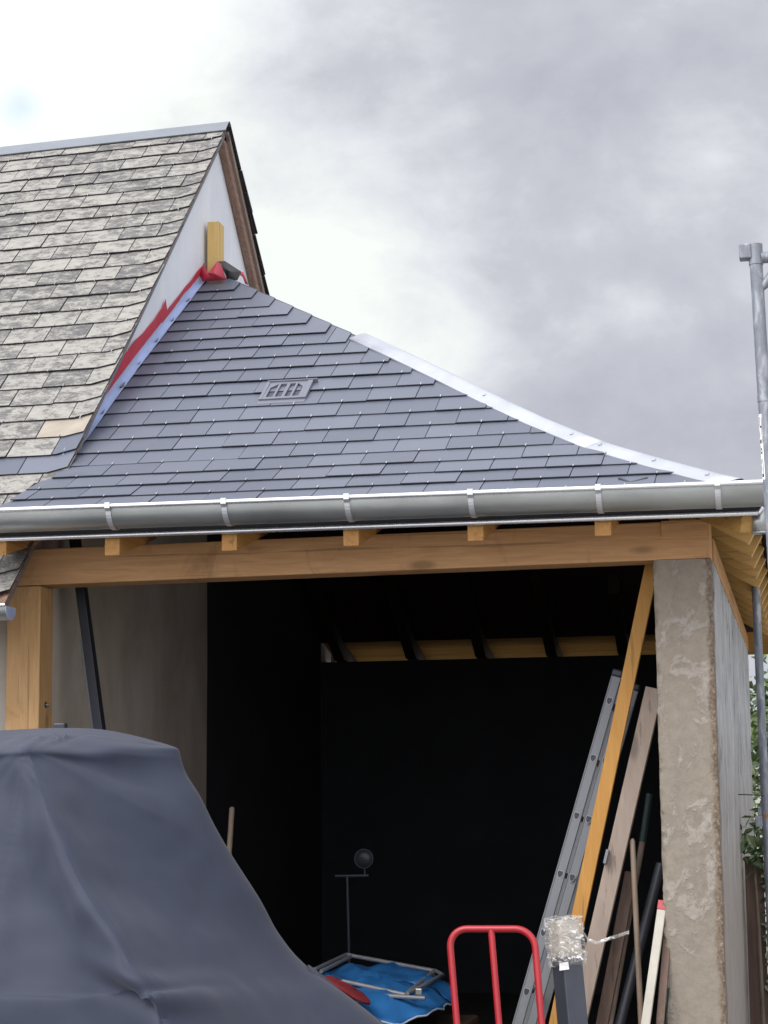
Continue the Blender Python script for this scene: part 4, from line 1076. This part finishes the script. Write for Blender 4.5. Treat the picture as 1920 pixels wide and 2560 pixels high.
# work lamp on a stand
LY = 2.3
lp = empty('work_lamp', at(872, 2560, Y=LY), 'round work lamp on a thin T-topped stand in the dark', 'lamp')
a, c = at(868, 2190, Y=LY), at(873, 2390, Y=LY); mb = MB(); c2 = down(a, c); mb.tube([a, c2], .008, 10)
for an in (90, 210, 330): mb.tube([c2 + Vector((0, 0, .35)), c2 + Vector((math.cos(math.radians(an)) * .3, math.sin(math.radians(an)) * .3, 0.0))], .007, 8)
mb.build('stand', M['darkmetal'], lp, smooth=True)
mb = MB(); mb.tube([at(838, 2190, Y=LY), at(922, 2189, Y=LY)], .009, 10); mb.tube([at(912, 2189, Y=LY), at(912, 2172, Y=LY)], .006, 8); mb.build('crossbar', M['darkmetal'], lp, smooth=True)
c = at(912, 2146, Y=LY); mb = MB(); mb.tube([c + Vector((0, .06, 0)), c + Vector((0, .02, 0)), c + Vector((0, -.03, 0))], [.022, .050, .056], 20); sh = mb.build('lamp_head', M['darkmetal'], lp, smooth=True)
mb = MB(); mb.tube([c + Vector((0, -.031, 0)), c + Vector((0, -.034, 0)), c + Vector((0, -.044, 0))], [.052, .050, .02], 20); mb.build('lens', M['lampglass'], sh, smooth=True)
# wooden stick and dark prop
p, q = at(580, 2021, Y=.9), at(573, 2130, Y=.85); q = down(p, q)
mb = MB(); mb.tube([p + Vector((0, 0, .008)), p, q], [.007, .0135, .0145], 12); tag(mb.build('broom_handle', M['handle'], smooth=True), 'pale wooden stick standing upright behind the dark cover', 'stick')
p, q = at(203, 1468, Y=.40), at(250, 1827, Y=.40); up_ = p + (p - q) * .42; q = down(p, q)
pr = empty('prop', q, 'dark metal prop with pale edge leaning on the plaster wall', 'prop')
mb = MB(); mb.bar(up_, q, .046, .06, side=Vector((1, 0, 0))); mb.build('bar', M['blackplastic'], pr, bevel=.003)
mb = MB(); o_ = Vector((-.029, .0, 0)); k0 = at(205, 1600, Y=.40); k0 = p + (q - p) * ((p.z - k0.z) / (p.z - q.z)); mb.bar(k0 + o_, q + o_, .012, .05, side=Vector((1, 0, 0))); mb.build('pale_edge', M['alu'], pr, bevel=.002)

# ------------------------------------------------------------------ covered machine in the foreground
mc = empty('covered_machine', (.6, -1.7, 0), 'tall machine hidden under a dark blue-grey fitted fabric cover', 'machine cover')
def cr(p0, p1, p2, p3, t_):
    return .5 * ((2 * p1) + (p2 - p0) * t_ + (2 * p0 - 5 * p1 + 4 * p2 - p3) * t_ ** 2 + (3 * p1 - p0 - 3 * p2 + p3) * t_ ** 3)
def resample(seq, n):
    out = []
    for i in range(len(seq) - 1):
        a = seq[max(i - 1, 0)]; b_ = seq[i]; c_ = seq[i + 1]; d2 = seq[min(i + 2, len(seq) - 1)]
        for k in range(n): out.append(cr(a, b_, c_, d2, k / n))
    out.append(seq[-1]); return out
K = [(69, 1871, -1.95), (66, 1900, -1.99), (110, 1979, -2.06), (138, 2060, -2.13), (176, 2141, -2.18), (231, 2246, -2.24), (305, 2350, -2.30), (362, 2470, -2.36), (425, 2560, -2.40)]
S = [(449, 1880, -1.45), (465, 1932, -1.45), (502, 1993, -1.45), (538, 2066, -1.43), (586, 2148, -1.40), (650, 2248, -1.36), (700, 2338, -1.32), (775, 2422, -1.28), (960, 2562, -1.22)]
Kp = [at(x, y, Y=Y) for x, y, Y in K]; Sp = [at(x, y, Y=Y) for x, y, Y in S]
def ext(l): a = l[-1]; b_ = l[-2]; d2 = a - b_; k = (a.z - .01) / max(.05, -d2.z); return a + d2 * min(k, 2.2)
Kp.append(ext(Kp)); Sp.append(ext(Sp)); Kp[-1].z = Sp[-1].z = .01
rows = []
nK = len(Kp)
for i in range(nK):
    k, s = Kp[i], Sp[i]; f_ = i / (nK - 1)
    m1 = k.lerp(s, .33) + Vector((.0, .01, -.004)); m2 = k.lerp(s, .68) + Vector((.0, -.02, .004))
    l1 = k + Vector((-.22, .07, -.012)); l2 = k + Vector((-.7, .12, -.03)); l3 = k + Vector((-1.3, .30, -.06))
    bk1 = s + Vector((-.22, .22, -.06)); bk2 = Vector((s.x - .55, s.y + .8, s.z - .08))
    rows.append([l3, l2, l1, k, m1, m2, s, bk1, bk2])
TB = [at(x, y, Y=Y) for x, y, Y in ((-620, 1850, -1.3), (-280, 1838, -1.30), (0, 1826, -1.32), (135, 1820, -1.34), (255, 1824, -1.36), (375, 1849, -1.40), (449, 1879, -1.44))]
tb = TB + [Sp[0] + Vector((-.22, .23, -.05)), Sp[0] + Vector((-.55, .8, -.09))]
mid0 = [rows[0][j].lerp(tb[j], .5) + Vector((0, 0, .008 if j < 6 else 0)) for j in range(9)]
back = [p + Vector((-.34, .5, -.30)) for p in tb]; back2 = [Vector((p.x - .36, p.y + .6, .01)) for p in tb]
back0 = [p + Vector((-.03, .03, -.008)) for p in tb]
rows = [back2, back, back0, tb, mid0] + rows
NU, NV = 14, 12
cols = [resample(r_, NU) for r_ in rows]
full = []
for j in range(len(cols[0])):
    q_ = [cols[i][j] for i in range(len(cols))]
    full.append([q_[i].lerp(q_[i + 1], k / NV) for i in range(3) for k in range(NV)] + resample(q_[3:], NV))
full = [list(r_) for r_ in zip(*full)]
nr2, nc2 = len(full), len(full[0])
kcol = 3 * NU; scol = 6 * NU; r_top = 5 * NV
apex = Vector(full[r_top][kcol])
def nrm(i, j):
    a = Vector(full[min(i + 1, nr2 - 1)][j]) - Vector(full[max(i - 1, 0)][j]); b_ = Vector(full[i][min(j + 1, nc2 - 1)]) - Vector(full[i][max(j - 1, 0)])
    n_ = a.cross(b_); n_ = n_.normalized() if n_.length > 1e-9 else Vector((0, -1, 0))
    return n_ if n_.y < 0.2 else -n_
out = []
for i in range(nr2):
    row = []
    for j in range(nc2):
        p = Vector(full[i][j]); n_ = nrm(i, j)
        dsp = 0
        if i >= r_top - NV:
            # folds that fan out from the top corner
            rel = p - apex; ang = math.atan2(rel.x, max(.02, -rel.z)); rd = min(1, rel.length / .35)
            fan = (1 - 2 * abs(math.sin(ang * 6.5 + 1.0 * mnoise.noise(p * 1.4)))) * .7 + math.sin(ang * 23 + 2 + 2 * mnoise.noise(p * 1.1)) * .2
            edge_fade = max(0, min(1, abs(j - scol) / 10.0))
            dsp += fan * .013 * rd * edge_fade
            dsp += .020 * mnoise.fractal(p * 2.3 + Vector((4, 1, 2)), 1, 2, 3) * edge_fade
            # seam welt along the crease
            if abs(j - kcol) <= 1: dsp += .006
            # drawn-in fold low down beside the crease
            fl = at(410, 2500, Y=-2.2); q_ = p - fl
            dsp += -.035 * math.exp(-((q_.z + q_.x * .35) / .035) ** 2 - (q_.x / .16) ** 2) + .03 * math.exp(-((q_.z + q_.x * .35 - .06) / .04) ** 2 - (q_.x / .18) ** 2)
        row.append(p + n_ * dsp)
    out.append(row)
mb = MB(); mb.sheet(out); mb.build('cover', M['cover'], mc, smooth=True)
# black grip showing above the cover
mb = MB(); c = at(151, 1815, Y=-1.2); mb.box((c.x - .026, c.y - .02, c.z - .09), (c.x + .026, c.y + .02, c.z + .012)); mb.build('grip', M['blackplastic'], mc, bevel=.006)
# paler skirt flap at the lower right
fl = [at(768, 2408, Y=-1.30), at(800, 2432, Y=-1.27), at(880, 2500, Y=-1.22), at(965, 2562, Y=-1.18)]
fl2 = [at(776, 2425, Y=-1.34), at(800, 2480, Y=-1.36), at(845, 2545, Y=-1.38), at(880, 2600, Y=-1.40)]
mb = MB(); mb.sheet([fl + [ext(fl)], [a.lerp(c, .5) + Vector((0, -.02, .005)) for a, c in zip(fl + [ext(fl)], fl2 + [ext(fl2)])], fl2 + [ext(fl2)]]); mb.build('skirt', M['cover'], mc, smooth=True, sub=2)

# ------------------------------------------------------------------ vegetation at the right
def leaves(mb, pts, size, rnd, flat=.5, up=None):
    for p in pts:
        l = size * rnd.uniform(.6, 1.25); wd = l * rnd.uniform(.38, .55)
        d = Vector((rnd.gauss(0, 1), rnd.gauss(0, 1), rnd.gauss(0, .7) - .3)).normalized()
        n_ = Vector((rnd.gauss(0, 1), rnd.gauss(0, 1), rnd.gauss(0, 1) + 1.0)); sdv = d.cross(n_)
        if sdv.length < 1e-3: continue
        sdv.normalize(); n_ = sdv.cross(d).normalized()
        mb.add([p, p + d * l * .35 + sdv * wd * .5 + n_ * l * .06, p + d * l * .72 + sdv * wd * .36 + n_ * l * .03, p + d * l - n_ * l * .06, p + d * l * .72 - sdv * wd * .36 + n_ * l * .03, p + d * l * .35 - sdv * wd * .5 + n_ * l * .06, p + d * l * .5 - n_ * l * .03],
               [(0, 1, 6), (1, 2, 6), (2, 3, 6), (3, 4, 6), (4, 5, 6), (5, 0, 6)], tint=rnd.random())
def tree(x, y, h, rad, base, n, label, seed, nclump=26, m='leaf', size=.11):
    rnd = random.Random(seed)
    t_ = empty('tree', (x, y, 0), label, 'tree', 'trees behind the garage')
    mb = MB(); mb.tube([(x, y, 0), (x + .03, y, h * .4), (x - .02, y + .03, h * .8)], [.10, .07, .02], 10)
    cl = []
    for i in range(nclump):
        a = rnd.uniform(0, 6.28); rr = rad * math.sqrt(rnd.random()); z = base + (h - base) * rnd.random() ** .9
        taper = 1 - .55 * ((z - base) / (h - base)) ** 2
        c = Vector((x + math.cos(a) * rr * taper, y + math.sin(a) * rr * taper, z)); cl.append(c)
        if i % 2: mb.tube([(x, y, z * .55), ((x + c.x) / 2, (y + c.y) / 2, z * .85), c], [.03, .018, .006], 6)
    mb.build('trunk', M['bark'], t_, smooth=True)
    mb = MB(); pts = []
    for _ in range(n):
        c = rnd.choice(cl); pts.append(c + Vector((rnd.gauss(0, .16), rnd.gauss(0, .16), rnd.gauss(0, .14))))
    leaves(mb, pts, size, rnd); mb.build('crown', M[m], t_)
    return t_
tree(3.95, 8.4, 3.05, .85, .5, 5200, 'broad leafy tree just behind the end of the side wall', 11, 30)
tree(3.4, 11.0, 2.7, .9, .4, 3000, 'lower tree farther back, half hidden by the broad leafy one', 13, 22)
# fence with ivy beside the wall
FY = 3.0
fx0 = 3.222
fe = empty('fence', (3.5, FY, 0), 'dark weathered board fence running off from the side wall', 'fence')
for i in range(6):
    mb = MB(); x = fx0 + i * .115; mb.box((x, FY, 0), (x + .108, FY + .025, 1.12 + R.uniform(-.02, .02))); mb.build('board', M['brownboard'], fe, bevel=.004)
mb = MB(); mb.box((fx0, FY + .026, .9), (fx0 + .7, FY + .07, .98)); mb.box((fx0, FY + .026, .3), (fx0 + .7, FY + .07, .38)); mb.build('rail', M['brownboard'], fe)
rnd = random.Random(5)
sh_ = empty('shrub', (3.30, 2.85, 0), 'glossy-leaved shrub overhanging the fence by the wall', 'shrub')
mb = MB(); pts = []
c1 = at(1880, 2085, Y=2.85)
for _ in range(95): pts.append(c1 + Vector((rnd.gauss(0, .055) + .02, rnd.gauss(0, .05), rnd.gauss(0, .075) - .05)))
leaves(mb, pts, .085, rnd); mb.build('foliage', M['leaf_gloss'], sh_)
mb = MB(); mb.tube([(3.30, 2.92, 0), (3.29, 2.93, .7), c1 + Vector((0, 0, -.03))], [.014, .011, .006], 8); mb.build('stem', M['bark'], sh_, smooth=True)
iv = empty('ivy', (3.36, 2.9, 0), 'pale variegated ivy climbing the fence beside the scaffold tube', 'ivy')
mb = MB(); pts = []
for _ in range(420):
    z = rnd.uniform(.25, 1.28); c = at(1908, 2000, Y=2.94).x
    xx = 3.335 + (1.3 - z) * .012 + abs(rnd.gauss(0, .045)); pts.append(Vector((xx, FY - .02 - abs(rnd.gauss(0, .02)), z)))
leaves(mb, pts, .05, rnd); mb.build('foliage', M['ivy'], iv)
mb = MB(); mb.tube([(3.37, FY - .012, 0), (3.36, FY - .014, .6), (3.37, FY - .012, 1.2)], .007, 6); mb.build('stem', M['bark'], iv, smooth=True)
